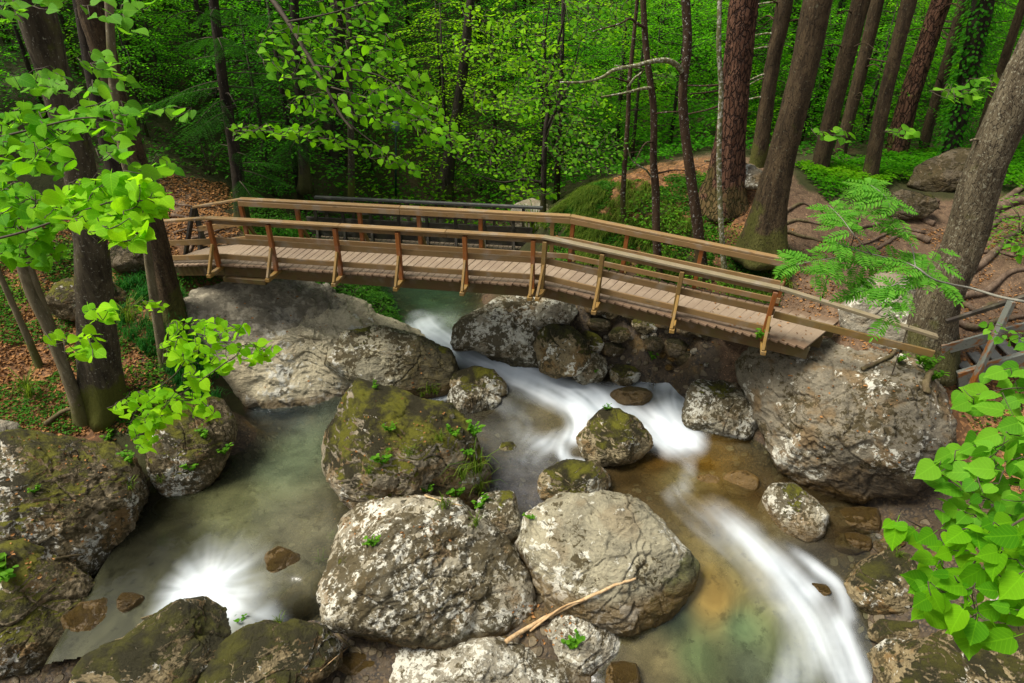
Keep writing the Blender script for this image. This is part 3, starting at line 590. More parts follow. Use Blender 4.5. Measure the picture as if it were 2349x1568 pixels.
rk('wide mossy lichen-spotted boulder at the left edge above the waterfall hole', [(-60,1010),(60,990),(140,1000),(240,1012),(290,1042),(337,1100),(330,1152),(300,1222),(260,1282),(210,1318),(130,1285),(60,1262),(-60,1262)], -0.2, MR['left'], thick=(0.5, 0.8), tilt=0.2, seed=36, lev=7, facets=7)
rk('overhanging boulder hung with ivy above the left pool', [(343,1010),(380,960),(450,915),(510,915),(537,970),(532,1022),(492,1090),(440,1142),(390,1152),(355,1112),(345,1062)], 0.0, MR['left'], thick=(0.6, 0.8), seed=32, lev=7)
rk('moss and white lichen boulder at the lower left edge of the frame', [(-60,1250),(60,1252),(140,1292),(200,1332),(242,1372),(257,1440),(237,1500),(150,1545),(60,1560),(-60,1560)], -0.8, MR['left'], thick=(0.6, 0.8), seed=33, lev=7)
rk('pinkish grey rock in the bottom left corner', [(-80,1420),(0,1405),(50,1440),(90,1500),(112,1568),(120,1660),(-80,1680)], -1.2, MR['pale2'], thick=(0.6, 0.8), seed=34, lev=6)
rk('wet ochre and moss rock at the bottom edge below the waterfall hole', [(150,1575),(200,1500),(290,1468),(340,1428),(400,1388),(470,1376),(520,1408),(562,1440),(580,1500),(540,1568),(450,1660),(180,1660)], -0.65, MR['green'], thick=(0.5, 0.7), tilt=0.1, seed=35, lev=7)
rk('dark mossy oval boulder at the bottom between the waterfall and the crusted boulder', [(430,1555),(470,1500),(530,1460),(590,1430),(680,1428),(740,1440),(777,1480),(772,1530),(720,1572),(600,1640),(450,1640)], -0.6, MR['green'], thick=(0.6, 0.7), seed=37, lev=7)
rk('ochre wet rock wedged left of the crusted boulder', [(622,1405),(660,1352),(700,1318),(728,1308),(745,1350),(740,1400),(715,1440),(640,1440)], -0.8, MR['ochre'], thick=(0.6, 0.8), seed=38, lev=6)
rk('half-submerged brown rock at the lip of the left pool', [(590,1310),(610,1270),(640,1255),(690,1275),(718,1300),(700,1340),(650,1345)], -0.3, MR['dark'], thick=(0.4, 0.8), seed=39, lev=5)
rk('small ochre rock beside the dark hole left of the white fall', [(255,1410),(285,1360),(320,1340),(345,1375),(330,1430),(290,1445)], -0.7, MR['ochre'], thick=(0.6, 0.8), seed=40, lev=5)
rk('dark moss-covered boulder right of the lower white stream', [(1938,1338),(1968,1290),(2030,1268),(2082,1280),(2112,1322),(2102,1382),(2060,1432),(2000,1412),(1958,1378)], -0.5, MR['green'], thick=(0.65, 0.8), seed=41, lev=6)
rk('large dark rock in the bottom right corner', [(1998,1505),(2050,1470),(2130,1468),(2250,1440),(2420,1410),(2450,1660),(2100,1700),(2030,1570)], -0.75, MR['green'], thick=(0.5, 0.8), seed=42, lev=7)
rk('small flat rock with water running over it in the lower stream', [(1820,1348),(1850,1335),(1900,1340),(1912,1360),(1880,1375),(1835,1370)], -0.4, MR['dark'], name='stone', cat='stone', thick=(0.3, 0.8), seed=43, lev=5)
rk('flat pale grey rock lying in the earth behind the end of the footbridge', [(1925,705),(1960,660),(2020,632),(2092,645),(2105,700),(2095,765),(2060,800),(1980,790),(1938,750)], 2.2, MR['grey'], thick=(0.4, 0.8), tilt=0.35, seed=44, lev=6)
rk('flat grey stone on top of the mound between the pine and the crest spruce', [(1688,400),(1700,375),(1730,380),(1755,405),(1740,425),(1705,425)], 4.0, MR['big'], thick=(0.3, 0.8), tilt=0.5, seed=45, lev=5)
rk('low mossy rock with white patches behind the rowan leaves', [(1990,480),(2010,450),(2070,438),(2140,450),(2160,475),(2120,500),(2040,505)], 3.3, MR['dark'], thick=(0.5, 0.8), tilt=0.2, seed=46, lev=6)
rk('white rock outcrop among the ferns left of the leaning grey trunk', [(2085,432),(2105,385),(2150,360),(2200,335),(2245,345),(2255,400),(2200,430),(2130,442)], 3.55, MR['dark'], thick=(0.3, 0.8), tilt=0.3, seed=47, lev=6)
rk('mossy pale rock on the left bank behind the thin leaning stems', [(100,700),(130,650),(190,635),(250,640),(300,680),(295,725),(220,735),(140,730)], 1.8, MR['left'], thick=(0.5, 0.8), seed=48, lev=6)
rk('dark mossy rock by the left end of the footbridge', [(240,600),(265,560),(310,548),(355,565),(375,600),(350,625),(280,625)], 2.3, MR['dark'], thick=(0.6, 0.8), seed=49, lev=5)
rk('stone half buried under leaf litter at the far left edge', [(-40,1000),(0,965),(40,970),(60,1000),(30,1040),(-40,1050)], 0.7, MR['grey'], thick=(0.6, 0.8), seed=50, lev=5)
rk('grey streamside rock seen through the rails of the far dark bridge', [(880,512),(900,492),(960,482),(1020,490),(1040,512),(980,525),(910,525)], 0.9, MR['grey'], thick=(0.6, 0.8), seed=51, lev=5)
rk('pale rock bank at the right end of the far dark bridge', [(1165,500),(1180,470),(1220,455),(1255,470),(1270,520),(1240,560),(1190,540)], 0.9, MR['grey'], thick=(0.6, 0.8), seed=52, lev=5)
rk('stone under the right half of the footbridge near the earth bank', [(1330,590),(1350,560),(1400,550),(1440,570),(1430,610),(1370,620)], 1.6, MR['dark'], thick=(0.6, 0.8), seed=53, lev=5)
for k_, (lab, cx, cy, w_, h_, zb_, mt) in enumerate([
    ('dark wet stone in the gap left of the white wrinkled rock', 820, 1535, 55, 38, -.85, 'dark'), ('brown pebbly stone between the oval boulder and the crusted boulder', 790, 1590, 60, 35, -.95, 'greenw'),
    ('rough grey stone at the bottom between the white wrinkled rock and the pale grey boulder', 1180, 1475, 55, 22, -0.7, 'speck'), ('dark rock at the bottom edge right of the pale grey boulder', 1425, 1560, 40, 50, -.8, 'dark'),
    ('ochre stone in the stream right of the mossy rock shelf', 1620, 1110, 45, 22, -.15, 'ochre'), ('flat ochre rock in the lower stream beside the pale boulder', 1650, 1330, 60, 40, -.6, 'ochre'),
    ('small sunken rock in the ochre water above the brown stone', 1600, 1055, 36, 16, -.1, 'ochre'), ('dark rock under the overhang of the huge brown rock', 1960, 1195, 70, 40, -.3, 'dark'), ('muddy brown rock right of the white speckled stone', 1960, 1245, 45, 28, -.35, 'dark'),
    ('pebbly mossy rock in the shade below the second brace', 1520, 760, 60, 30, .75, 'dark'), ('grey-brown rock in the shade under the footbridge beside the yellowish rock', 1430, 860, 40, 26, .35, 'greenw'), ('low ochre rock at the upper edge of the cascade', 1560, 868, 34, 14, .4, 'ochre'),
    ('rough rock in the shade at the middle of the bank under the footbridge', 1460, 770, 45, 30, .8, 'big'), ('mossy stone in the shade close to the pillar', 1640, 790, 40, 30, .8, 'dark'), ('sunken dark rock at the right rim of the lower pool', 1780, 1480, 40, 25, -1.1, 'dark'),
    ('dark stone between the wide mossy boulder and the lower left boulder', 260, 1300, 50, 35, -.8, 'dark'), ('dark wet rock closing the left pool beside the white fall', 225, 1440, 85, 62, -.35, 'dark'), ('small dark rock left of the white fall', 300, 1385, 36, 26, -.12, 'dark'), ('brown rock under the overhanging boulder at the left pool', 400, 1165, 50, 25, -.3, 'dark'),
    ('mossy rock on the bank below the leaf mass at the right', 2230, 1360, 90, 60, -.1, 'green'), ('dark bank rock behind the leaf mass at the right', 2250, 1230, 90, 60, .2, 'dark'), ('low mossy rock at the water edge above the bottom right corner', 2050, 1450, 70, 30, -.6, 'green'), ('dark muddy rock right of the dark moss-covered boulder', 2180, 1400, 80, 45, -.3, 'dark'), ('dark mossy ledge under the slab end beside the small white fall', 930, 905, 60, 26, .05, 'dark')]):
    rr2 = np.random.RandomState(200 + k_); an = np.sort(rr2.uniform(0, 6.283, 9) * .35 + np.arange(9) * .698 * .65 + .0); rk(lab, [(cx + w_ * math.cos(t_) * rr2.uniform(.8, 1.15), cy + h_ * math.sin(t_) * rr2.uniform(.8, 1.15)) for t_ in np.arange(9) * .698], zb_, MR[mt], thick=(.6, .8), seed=200 + k_, lev=5)
# small loose stones in the shade under the bridge and on the gravel bars
rs = np.random.RandomState(5)
stone_me = []
for k in range(6):
    D_, Fc = ICO[4]; V = D_ * (1 + 0.25 * fbm(D_ * 1.3 + k * 9, 3)[:, None]) * np.array([1, 0.75, 0.55])
    stone_me.append(mesh_np('stone', V * 0.5, Fc, [MR['speck'], MR['ochre'], MR['grey']][k % 3], True))
# ------------------------------------------------------------------ water
WC = np.array([at(*q) for q in [
    (880,660,.9),(1000,700,.9),(1100,680,.9),(1000,770,.87),(1000,600,.92),(1100,560,.95),(1200,590,.93),(950,560,.95),(1050,800,.72),(1100,820,.6),(1170,845,.52),(1250,880,.43),(1350,920,.36),(1420,880,.42),(1550,880,.45),(1640,840,.5),(1450,960,.28),(1550,1000,.2),(1380,1000,.2),
    (1120,960,.2),(1150,1100,.2),(1230,1130,.2),(1270,1010,.2),(1310,1060,.16),(1550,1060,.12),(1700,1080,.1),(1450,1130,.1),(1600,1180,.05),(1700,1230,.0),(1800,1300,-.15),(1900,1400,-.4),(1990,1568,-.95),(1950,1250,-.1),(1930,1330,-.25),(1620,1330,-.15),
    (1500,1460,-.55),(1650,1450,-.55),(1750,1568,-.85),(1430,1568,-.7),(2050,1400,-.5),(560,950,.1),(700,950,.1),(880,1000,.1),(650,1100,.1),(800,1150,.1),(500,1250,.05),(620,1280,.0),(400,1230,.05),(320,1330,.02),(450,1310,.0),(450,1370,-.01),(560,1400,-.03),
    (330,1440,-.03),(640,1440,-.06),(450,1450,-.05),(450,1550,-.1),(200,1400,-.02),(120,1500,-.08),(300,1540,-.1),(600,1550,-.12),(700,1330,-.0),(960,925,.22),(1020,905,.32),(980,960,.15),(700,1480,-.9),(1250,1568,-1.0),(900,1300,-.4)]])
WR = RBF(WC[:, :2], WC[:, 2], 2e-3)
polys = [[(860,640),(1180,640),(1240,700),(1300,800),(1400,850),(1500,830),(1680,800),(1780,900),(1850,1050),(1960,1130),(2080,1230),(2120,1330),(2120,1450),(2060,1640),(1300,1640),(1300,1450),(1450,1250),(1400,1180),(1330,1120),(1220,1220),(1080,1160),(1060,980),(900,940),(1000,880),(900,760)],
         [(500,900),(760,900),(900,920),(1060,900),(1060,1180),(770,1450),(690,1530),(560,1560),(300,1560),(60,1600),(60,1300),(330,1100),(500,980)],
         [(840,560),(1290,560),(1290,680),(840,660)]]
def inpoly(P, poly):
    x, y = P[:, 0], P[:, 1]; c = np.zeros(len(P), bool); n = len(poly)
    for i in range(n):
        x1, y1 = poly[i]; x2, y2 = poly[(i + 1) % n]
        c ^= ((y1 > y) != (y2 > y)) & (x < (x2 - x1) * (y - y1) / (y2 - y1 + 1e-12) + x1)
    return c
wx = np.arange(-6.4, 6.0, 0.028); wy = np.arange(4.8, 17.5, 0.028)
X, Y = np.meshgrid(wx, wy); PW = np.column_stack([X.ravel(), Y.ravel()])
msk = np.zeros(len(PW), bool)
for pl in polys:
    zz = [0.0, 0.0, 0.9]
    W = [at(u, v, float(z)) for (u, v), z in zip(pl, [0.9 if v < 800 else (0.3 if v < 1050 else (-0.1 if v < 1350 else -0.7)) for u, v in pl])]
    msk |= inpoly(PW, [(w[0], w[1]) for w in W])
ZW = WR(PW)
# strokes of fast white water: (points, half width m, strength, flow stretch)
ST = [([(965,725,.9),(985,760,.88),(1030,800,.75)], .36, .75), ([(1010,770,.87),(1060,805,.7),(1120,830,.57),(1180,852,.5)], .30, 1.35), ([(1160,835,.52),(1250,880,.43),(1340,920,.36)], .36, 1.5), ([(1300,900,.38),(1370,930,.33),(1450,965,.28),(1540,1005,.2)], .34, 1.6),
      ([(1340,915,.36),(1330,960,.26),(1320,1000,.2)], .17, .8), ([(1620,850,.5),(1520,880,.45),(1420,900,.4),(1330,925,.36)], .26, .62), ([(1580,870,.45),(1560,930,.35),(1540,990,.22)], .25, .95), ([(1500,920,.38),(1540,960,.3),(1570,1000,.2)], .30, 1.2), ([(1400,950,.3),(1350,985,.22),(1250,1020,.2)], .22, .5),
      ([(1285,1020,.2),(1300,1055,.16),(1340,1065,.14)], .10, .85), ([(1590,1040,.12),(1575,1100,.1),(1545,1140,.08)], .16, .14), ([(1560,1150,.05),(1700,1240,-.02),(1850,1380,-.3),(1920,1480,-.6)], .50, .20), ([(1100,900,.3),(1180,960,.2),(1220,1050,.2)], .3, .12), ([(1650,1180,.0),(1720,1240,-.02),(1790,1300,-.15),(1850,1360,-.28)], .20, .50), ([(1750,1290,-.14),(1820,1370,-.3),(1880,1450,-.55),(1930,1540,-.85),(1960,1640,-1.1)], .21, .45),
      ([(1830,1270,-.1),(1880,1310,-.2),(1925,1345,-.28),(1945,1400,-.4)], .11, .5), ([(1915,1400,-.35),(1940,1460,-.6),(1975,1560,-.95)], .12, .6), ([(1900,1460,-.6),(1850,1520,-.8),(1800,1600,-.9)], .28, .22),
      ([(960,905,.25),(990,915,.2),(1010,900,.3)], .12, .9), ([(1040,905,.3),(1010,915,.25)], .1, .8)]
ST += [([(420,1350,.0),(415,1385,-.05),(405,1430,-.2)], .2, .4), ([(540,1370,-.05),(520,1395,-.1),(500,1440,-.3)], .2, .45), ([(590,1395,-.1),(640,1435,-.25)], .20, .5)]
nxw, nyw = len(wx), len(wy)
gsum = np.zeros(len(PW)); VX = np.zeros(len(PW)); VY = np.full(len(PW), -0.02)
for si, (pts, hw, st) in enumerate(ST):
    W = spline(np.array([at(*q) for q in pts])[:, :2], 4)
    seg = W[1:] - W[:-1]; L = np.linalg.norm(seg, axis=1); n_ = len(seg)
    lo, hi = W.min(0) - hw * 5, W.max(0) + hw * 5; sel = np.where((PW[:, 0] > lo[0]) & (PW[:, 0] < hi[0]) & (PW[:, 1] > lo[1]) & (PW[:, 1] < hi[1]))[0]
    q_ = PW[sel]; bd = np.full(len(sel), 1e9); bt = np.zeros((len(sel), 2)); be = np.ones(len(sel))
    for i in range(n_):
        e = seg[i] / L[i]; r = q_ - W[i]; t_ = np.clip(r @ e, 0, L[i]); d_ = np.linalg.norm(r - t_[:, None] * e, axis=1); m = d_ < bd
        bd[m] = d_[m]; bt[m] = e
        pr_ = (i + t_ / L[i]) / n_; be[m] = (np.clip(pr_ * 4, 0, 1) * .75 + .25)[m]
    gsm = np.exp(-(bd / hw) ** 2) * st * be; gsum[sel] += gsm; wv_ = np.exp(-(bd / (hw * 1.8)) ** 2) * st; VX[sel] += bt[:, 0] * wv_; VY[sel] += bt[:, 1] * wv_
C0 = at(478, 1350, -.05)[:2]; rv = PW - C0; rr_ = np.linalg.norm(rv, axis=1) + 1e-6
wv_ = np.exp(-(rr_ / 1.1) ** 2) * 1.6; VX -= rv[:, 0] / rr_ * wv_; VY -= rv[:, 1] / rr_ * wv_
gsum += np.exp(-((rv[:, 0] / .52) ** 2 + (np.maximum(rv[:, 1], 0) / .36) ** 2 + (np.minimum(rv[:, 1], 0) / .9) ** 2)) * (.72 + .8 * fbm(np.column_stack([np.arctan2(rv[:, 1], rv[:, 0]) * 2.2, rr_ * .6, 0 * rr_]), 3)) + np.exp(-(rr_ / .85) ** 2) * .22
xa_ = at(300, 1400, -.1)[0]; gsum *= np.where(PW[:, 1] < 9.2, np.clip((PW[:, 0] - xa_) / .55, 0, 1) ** 1.5, 1)
nv_ = np.hypot(VX, VY) + 1e-6; UX, UY = VX / nv_, VY / nv_; G2 = (nyw, nxw)
UXg, UYg = UX.reshape(G2), UY.reshape(G2); NSg = np.random.RandomState(3).rand(nyw, nxw)
def lic(N0, steps, h=0.8):
    out = N0.copy(); tot = 1.0
    for sg in (1, -1):
        jx, iy = np.meshgrid(np.arange(nxw, dtype=float), np.arange(nyw, dtype=float))
        for k in range(steps):
            a = np.clip(iy.round().astype(int), 0, nyw - 1); b = np.clip(jx.round().astype(int), 0, nxw - 1)
            jx += sg * h * UXg[a, b]; iy += sg * h * UYg[a, b]
            w = 1 - k / steps; a = np.clip(iy.round().astype(int), 0, nyw - 1); b = np.clip(jx.round().astype(int), 0, nxw - 1); out = out + N0[a, b] * w; tot += w
    return out / tot
def blur(A, n):
    for _ in range(n): A = (np.roll(A, 1, 0) + np.roll(A, -1, 0) + np.roll(A, 1, 1) + np.roll(A, -1, 1) + 2 * A) / 6
    return A
nz = lambda A: np.clip((A - A.mean()) / (A.std() * 2.2) * .5 + .5, 0, 1)
st1 = nz(lic(nz(blur(NSg, 2)), 26)).ravel(); st2 = nz(lic(nz(blur(np.random.RandomState(9).rand(nyw, nxw), 14)), 40)).ravel()
lowf = fbm(np.column_stack([PW * 2.2, np.zeros(len(PW))]), 3)
mix_ = .45 + .55 * st2 + .25 * (st1 - .5) + .5 * lowf
foam = 0.93 * (1 - np.exp(-np.clip(gsum * mix_ * 1.75 - .06, 0, 9))); streak = st1 * .4 + st2 * .6
bed = gz(PW); dep = np.clip(ZW - bed, 0, 3)
# silt tint of each pool; mid pool's bluish grey paints in sky reflection
TC = [(650,1050,.1,(.15,.19,.11)),(600,960,.1,(.05,.07,.075)),(520,1150,.1,(.115,.12,.055)),(760,1230,.0,(.21,.20,.12)),(400,1200,.05,(.02,.02,.01)),(330,1250,.05,(.01,.01,.006)),(800,1180,.1,(.05,.045,.025)),
      (1000,690,.9,(.035,.075,.035)),(920,700,.9,(.02,.055,.025)),(1090,690,.9,(.04,.085,.04)),(1000,740,.9,(.16,.20,.17)),(1150,1000,.2,(.17,.165,.145)),(1200,1080,.2,(.19,.19,.20)),(1210,1150,.2,(.13,.13,.15)),(1300,970,.25,(.20,.165,.085)),(1130,940,.2,(.10,.085,.05)),
      (1500,1060,.1,(.13,.07,.014)),(1620,1060,.1,(.24,.13,.018)),(1560,1100,.1,(.20,.16,.06)),(1450,1130,.1,(.10,.06,.018)),(1650,1170,.05,(.17,.115,.035)),(1740,1120,.1,(.06,.035,.01)),(1820,1080,.1,(.02,.014,.006)),
      (1700,1280,-.1,(.16,.14,.065)),(1640,1370,-.3,(.27,.18,.05)),(1950,1230,-.1,(.06,.04,.018)),(1850,1290,-.15,(.08,.07,.05)),(1550,1430,-.55,(.03,.04,.022)),(1600,1500,-.6,(.09,.12,.05)),(1500,1520,-.65,(.19,.16,.075)),(1700,1440,-.5,(.09,.13,.06)),(1720,1540,-.8,(.07,.085,.05)),(1450,1568,-.7,(.17,.14,.08)),(1620,900,.45,(.13,.075,.018)),(1450,870,.42,(.09,.06,.02))]
TP = np.array([at(q[0], q[1], q[2])[:2] for q in TC]); TCc = np.array([q[3] for q in TC])
Dw = np.sqrt(((PW[:, None] - TP[None]) ** 2).sum(2)) + .04; Dw = 1 / Dw ** 3; Dw /= Dw.sum(1)[:, None]
tint = np.column_stack([Dw @ TCc, np.ones(len(PW))])
q3 = np.column_stack([PW, np.zeros(len(PW))])
fast = np.clip(foam, 0, 1)
ZW = ZW + fbm(q3 * 1.8, 2) * 0.012 + fast * (fbm(q3 * np.array([2.4, 2.4, 1]) + 5, 2) * 0.10 + (streak - .5) * .018)
ZW = blur(ZW.reshape(nyw, nxw), 22).ravel()
keep = msk & (ZW > bed - 0.08)
ii = (np.arange(nyw - 1)[:, None] * nxw + np.arange(nxw - 1)[None]).ravel()
WF = np.stack([ii, ii + 1, ii + nxw + 1, ii + nxw], -1); WF = WF[keep[WF].all(1)]
used = np.unique(WF); remap = np.full(len(PW), -1); remap[used] = np.arange(len(used))
def water_mat():
    t = NT('stream_water'); fo = t.attr('foam'); dp = t.attr('depth_of_water'); tn = t.attr('tint', 'Color')
    p = t.pos()
    s2 = t.attr('streak'); f = fo
    # water body: see-through with pool tint (suspended silt, painted sky tone)
    tr = t.n('ShaderNodeBsdfTransparent'); tr.inputs[0].default_value = (0.80, 0.86, 0.78, 1)
    cn = t.noise(p, 5.5, 4, 0.6); cn2 = s2
    tcol = t.mix(t.step(t.noise(p, 1.7, 4, 0.6, 0.6), 0.35, 0.7), t.mix(1.0, tn, (0.8, 0.8, 0.78), 'MULTIPLY'), t.mix(1.0, tn, (1.4, 1.38, 1.3), 'MULTIPLY'))
    tcol = t.mix(t.math('MULTIPLY', t.step(cn, 0.55, 0.7), 0.5), tcol, t.mix(1.0, tn, (0.3, 0.3, 0.3), 'MULTIPLY'))
    df = t.n('ShaderNodeBsdfDiffuse'); t.l(tcol, df.inputs[0])
    m1 = t.n('ShaderNodeMixShader'); t.l(t.step(dp, -0.08, 1.0), m1.inputs[0]); t.l(tr.outputs[0], m1.inputs[1]); t.l(df.outputs[0], m1.inputs[2])
    gl = t.n('ShaderNodeBsdfGlossy'); gl.inputs['Roughness'].default_value = 0.13
    nb = t.noise(p, 4.0, 2); nrm = t.bump(t.math('ADD', nb, t.math('MULTIPLY', s2, .3)), 0.2, 0.03); t.l(nrm, gl.inputs['Normal'])
    fr = t.n('ShaderNodeFresnel'); fr.inputs[0].default_value = 1.33
    m2 = t.n('ShaderNodeMixShader'); t.l(t.math('MULTIPLY', fr.outputs[0], 1.25), m2.inputs[0]); t.l(m1.outputs[0], m2.inputs[1]); t.l(gl.outputs[0], m2.inputs[2])
    wd = t.n('ShaderNodeBsdfDiffuse'); t.l(t.mix(s2, (0.56, 0.63, 0.68), (0.84, 0.89, 0.92)), wd.inputs[0])
    m3 = t.n('ShaderNodeMixShader'); t.l(f, m3.inputs[0]); t.l(m2.outputs[0], m3.inputs[1]); t.l(wd.outputs[0], m3.inputs[2])
    t.l(m3.outputs[0], t.out.inputs[0]); return t.m
water = obj('water', mesh_np('water', np.column_stack([PW, ZW])[used], remap[WF], water_mat(), True,
      {'foam': ('FLOAT', foam[used]), 'streak': ('FLOAT', streak[used]), 'depth_of_water': ('FLOAT', dep[used]), 'tint': ('FLOAT_COLOR', tint[used])}))
tag(water, kind='structure')

# ------------------------------------------------------------------ placing helpers on the ground
ZGg = ZG.reshape(ny, nx)
def gfast(x, y):
    x = np.asarray(x, float); y = np.asarray(y, float)
    i = np.clip(np.searchsorted(gx, x) - 1, 0, nx - 2); j = np.clip(np.searchsorted(gy, y) - 1, 0, ny - 2)
    a = np.clip((x - gx[i]) / (gx[i + 1] - gx[i]), 0, 1); b = np.clip((y - gy[j]) / (gy[j + 1] - gy[j]), 0, 1)
    return ZGg[j, i] * (1 - a) * (1 - b) + ZGg[j, i + 1] * a * (1 - b) + ZGg[j + 1, i] * (1 - a) * b + ZGg[j + 1, i + 1] * a * b
def hit(u, v):
    """first ground point seen in direction (u, v)"""
    d = ray(u, v); ts = np.arange(4, 70, 0.06); P = CAM + ts[:, None] * d
    k = np.argmax(P[:, 2] < gfast(P[:, 0], P[:, 1])); return P[k]
bpy.context.view_layer.update()
def rc(u, v, skip=('water',)):
    """first solid surface (ground, rock or timber) in that direction"""
    dg = bpy.context.evaluated_depsgraph_get(); d = Vector(ray(u, v)).normalized(); o = Vector(CAM)
    for _ in range(6):
        ok, loc, nrm, idx, ob, m = S.ray_cast(dg, o, d)
        if not ok: return Vector(hit(u, v)), Vector((0, 0, 1)), None
        if ob.name.split('.')[0] in skip: o = loc + d * 0.01; continue
        return loc, nrm, ob
    return loc, nrm, ob

GRP = 'loose stones on the gravel under the footbridge'
n = 0
while n < 46:
    if n < 30: u, v = rs.uniform(1385, 1640), rs.uniform(760, 850)
    else: u, v = rs.uniform(1920, 2080), rs.uniform(1180, 1270)
    p = hit(u, v); s = rs.uniform(0.08, 0.22)
    o = obj('stone', stone_me[n % 6], None, (p[0], p[1], gz1(p[0], p[1]) + s * 0.1)); o.scale = (s,) * 3; o.rotation_euler = (rs.uniform(-.4, .4), rs.uniform(-.4, .4), rs.uniform(0, 6))
    if n < 30: tag(o, 'small loose stone on the dim gravel under the footbridge', 'stone', GRP)
    else: tag(o, 'small loose stone on the muddy bank under the huge brown rock', 'stone', 'loose stones on the muddy right bank')
    n += 1


RPOS = [(1375,745),(1420,765),(1480,745),(1530,735),(1575,750),(1400,715),(1450,712),(1500,790),(1550,800),(1610,750),(1345,790),(1405,800),(1590,715),(1640,745),(1690,760),(1370,700)]
PL = ['just right of the rounded pale stone', 'below the first brace right of the kink', 'in the middle of the shaded bank', 'under the third right-hand plank bay', 'left of the dark shaded rock', 'high on the bank near the kink', 'at the top of the bank behind the beam', 'beside the low rock with the plant', 'above the low ochre rock', 'right of the dark shaded rock',
      'touching the round mossy boulder', 'between the yellowish and the small dark rock', 'up against the beam at right', 'near the narrow pillar', 'behind the narrow pillar', 'tucked under the beam at the kink']
for k_, ((cx, cy), pl_) in enumerate(zip(RPOS, PL)):
    r2 = np.random.RandomState(300 + k_); w_ = r2.uniform(20, 42); h_ = w_ * r2.uniform(.55, .8); zz_ = hit(cx, cy + h_)[2]
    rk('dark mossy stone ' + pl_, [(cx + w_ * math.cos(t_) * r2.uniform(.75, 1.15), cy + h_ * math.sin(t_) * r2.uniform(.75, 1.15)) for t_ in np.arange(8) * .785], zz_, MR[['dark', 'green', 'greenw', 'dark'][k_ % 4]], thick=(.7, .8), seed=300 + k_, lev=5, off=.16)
# ------------------------------------------------------------------ footbridge
ZR = 0.93
class Seg:
    def __init__(s, A, B): s.A = np.array(A, float); s.B = np.array(B, float); s.d = s.B - s.A; s.L = np.linalg.norm(s.d[:2]); s.x = s.d / np.linalg.norm(s.d)
    def at(s, k): return s.A + s.d * k
    def find(s, u, dz=0.0):
        lo, hi = -0.4, 1.5
        for _ in range(40):
            m = (lo + hi) / 2; q = s.at(m).copy(); q[2] += dz
            if proj(q)[0] < u: lo = m
            else: hi = m
        return lo
dk = 3.0
nL0, nL1, nM, nR = [np.array(q) for q in ((-7.35, 12.55, 2.62), (-5.66, 11.72, dk), (0.58, 10.72, dk), (4.20, 9.57, 2.60))]
fL0, fL1, fM, fR = [np.array(q) for q in ((-6.75, 13.35, 2.66), (-5.48, 12.80, dk), (1.10, 11.77, dk), (4.80, 10.66, 2.60))]
nX = nR + (nR - nM) / np.linalg.norm(nR - nM) * 0.75; fX = fR + (fR - fM) / np.linalg.norm(fR - fM) * 1.15
bridge = thing('footbridge', 'brown wooden footbridge with orange posts crossing the stream from left bank to right bank', 'footbridge', (0.58, 10.72, 0))
def loft(A0, B0, A1, B1, n, first=0.0):
    for k in range(n):
        a0, b0 = A0 + (A1 - A0) * (k + .035) / n, B0 + (B1 - B0) * (k + .035) / n
        a1, b1 = A0 + (A1 - A0) * (k + .965) / n, B0 + (B1 - B0) * (k + .965) / n
        yield (a0 + a1) / 2, (b0 + b1) / 2, (np.linalg.norm(a1 - a0) + np.linalg.norm(b1 - b0)) / 2
prs = random.Random(3)
def planks(A0, B0, A1, B1, n):
    up = np.cross(A1 - A0, B0 - A0); up /= np.linalg.norm(up)
    me = None
    for a, b, w in loft(A0, B0, A1, B1, n):
        ov = (b - a) / np.linalg.norm(b - a); e1, e2 = prs.uniform(-.012, .02), prs.uniform(-.012, .02)
        a = a - ov * (0.05 + e1); b = b + ov * (0.05 + e2); sg = -up * (0.02 + prs.uniform(0, .005))
        o = beam('plank', a + sg, b + sg, w, 0.04, M_PLANK, bridge, up=up, bev=0.005)
        o.rotation_euler.rotate_axis('X', prs.uniform(-.02, .02))
planks(nL0 - (nL1 - nL0) * .0, fL0, nL1, fL1, 12)
planks(nL1, fL1, nM, fM, 45)
planks(nM, fM, nX, fX, 31)
wv = (fM - nM); wv /= np.linalg.norm(wv)
segs_n = [Seg(nL0, nL1), Seg(nL1, nM), Seg(nM, nX)]; segs_f = [Seg(fL0, fL1), Seg(fL1, fM), Seg(fM, fX)]
for sn, sf in zip(segs_n, segs_f):
    for f_ in (0.10, 0.5, 0.9):
        a = sn.A * (1 - f_) + sf.A * f_; b = sn.B * (1 - f_) + sf.B * f_
        beam('stringer', a + np.array([0, 0, -.17]), b + np.array([0, 0, -.17]), 0.13, 0.24, M_BEAM, bridge, bev=0.012)
beam('stringer', segs_n[1].at(0.0) + np.array([0, 0.03, -.33]), segs_n[1].at(0.14) + np.array([0, 0.03, -.34]), 0.18, 0.10, M_BEAM, bridge)
def board(name, P0, P1, z, h, th, mat, seg_off=(0, 0), ext=(0, 0)):
    d = (P1 - P0) / np.linalg.norm(P1 - P0)
    beam(name, P0 - d * ext[0] + np.array([*seg_off, z]), P1 + d * ext[1] + np.array([*seg_off, z]), th, h, mat, bridge)
UP = np.array([0, 0, 1.])
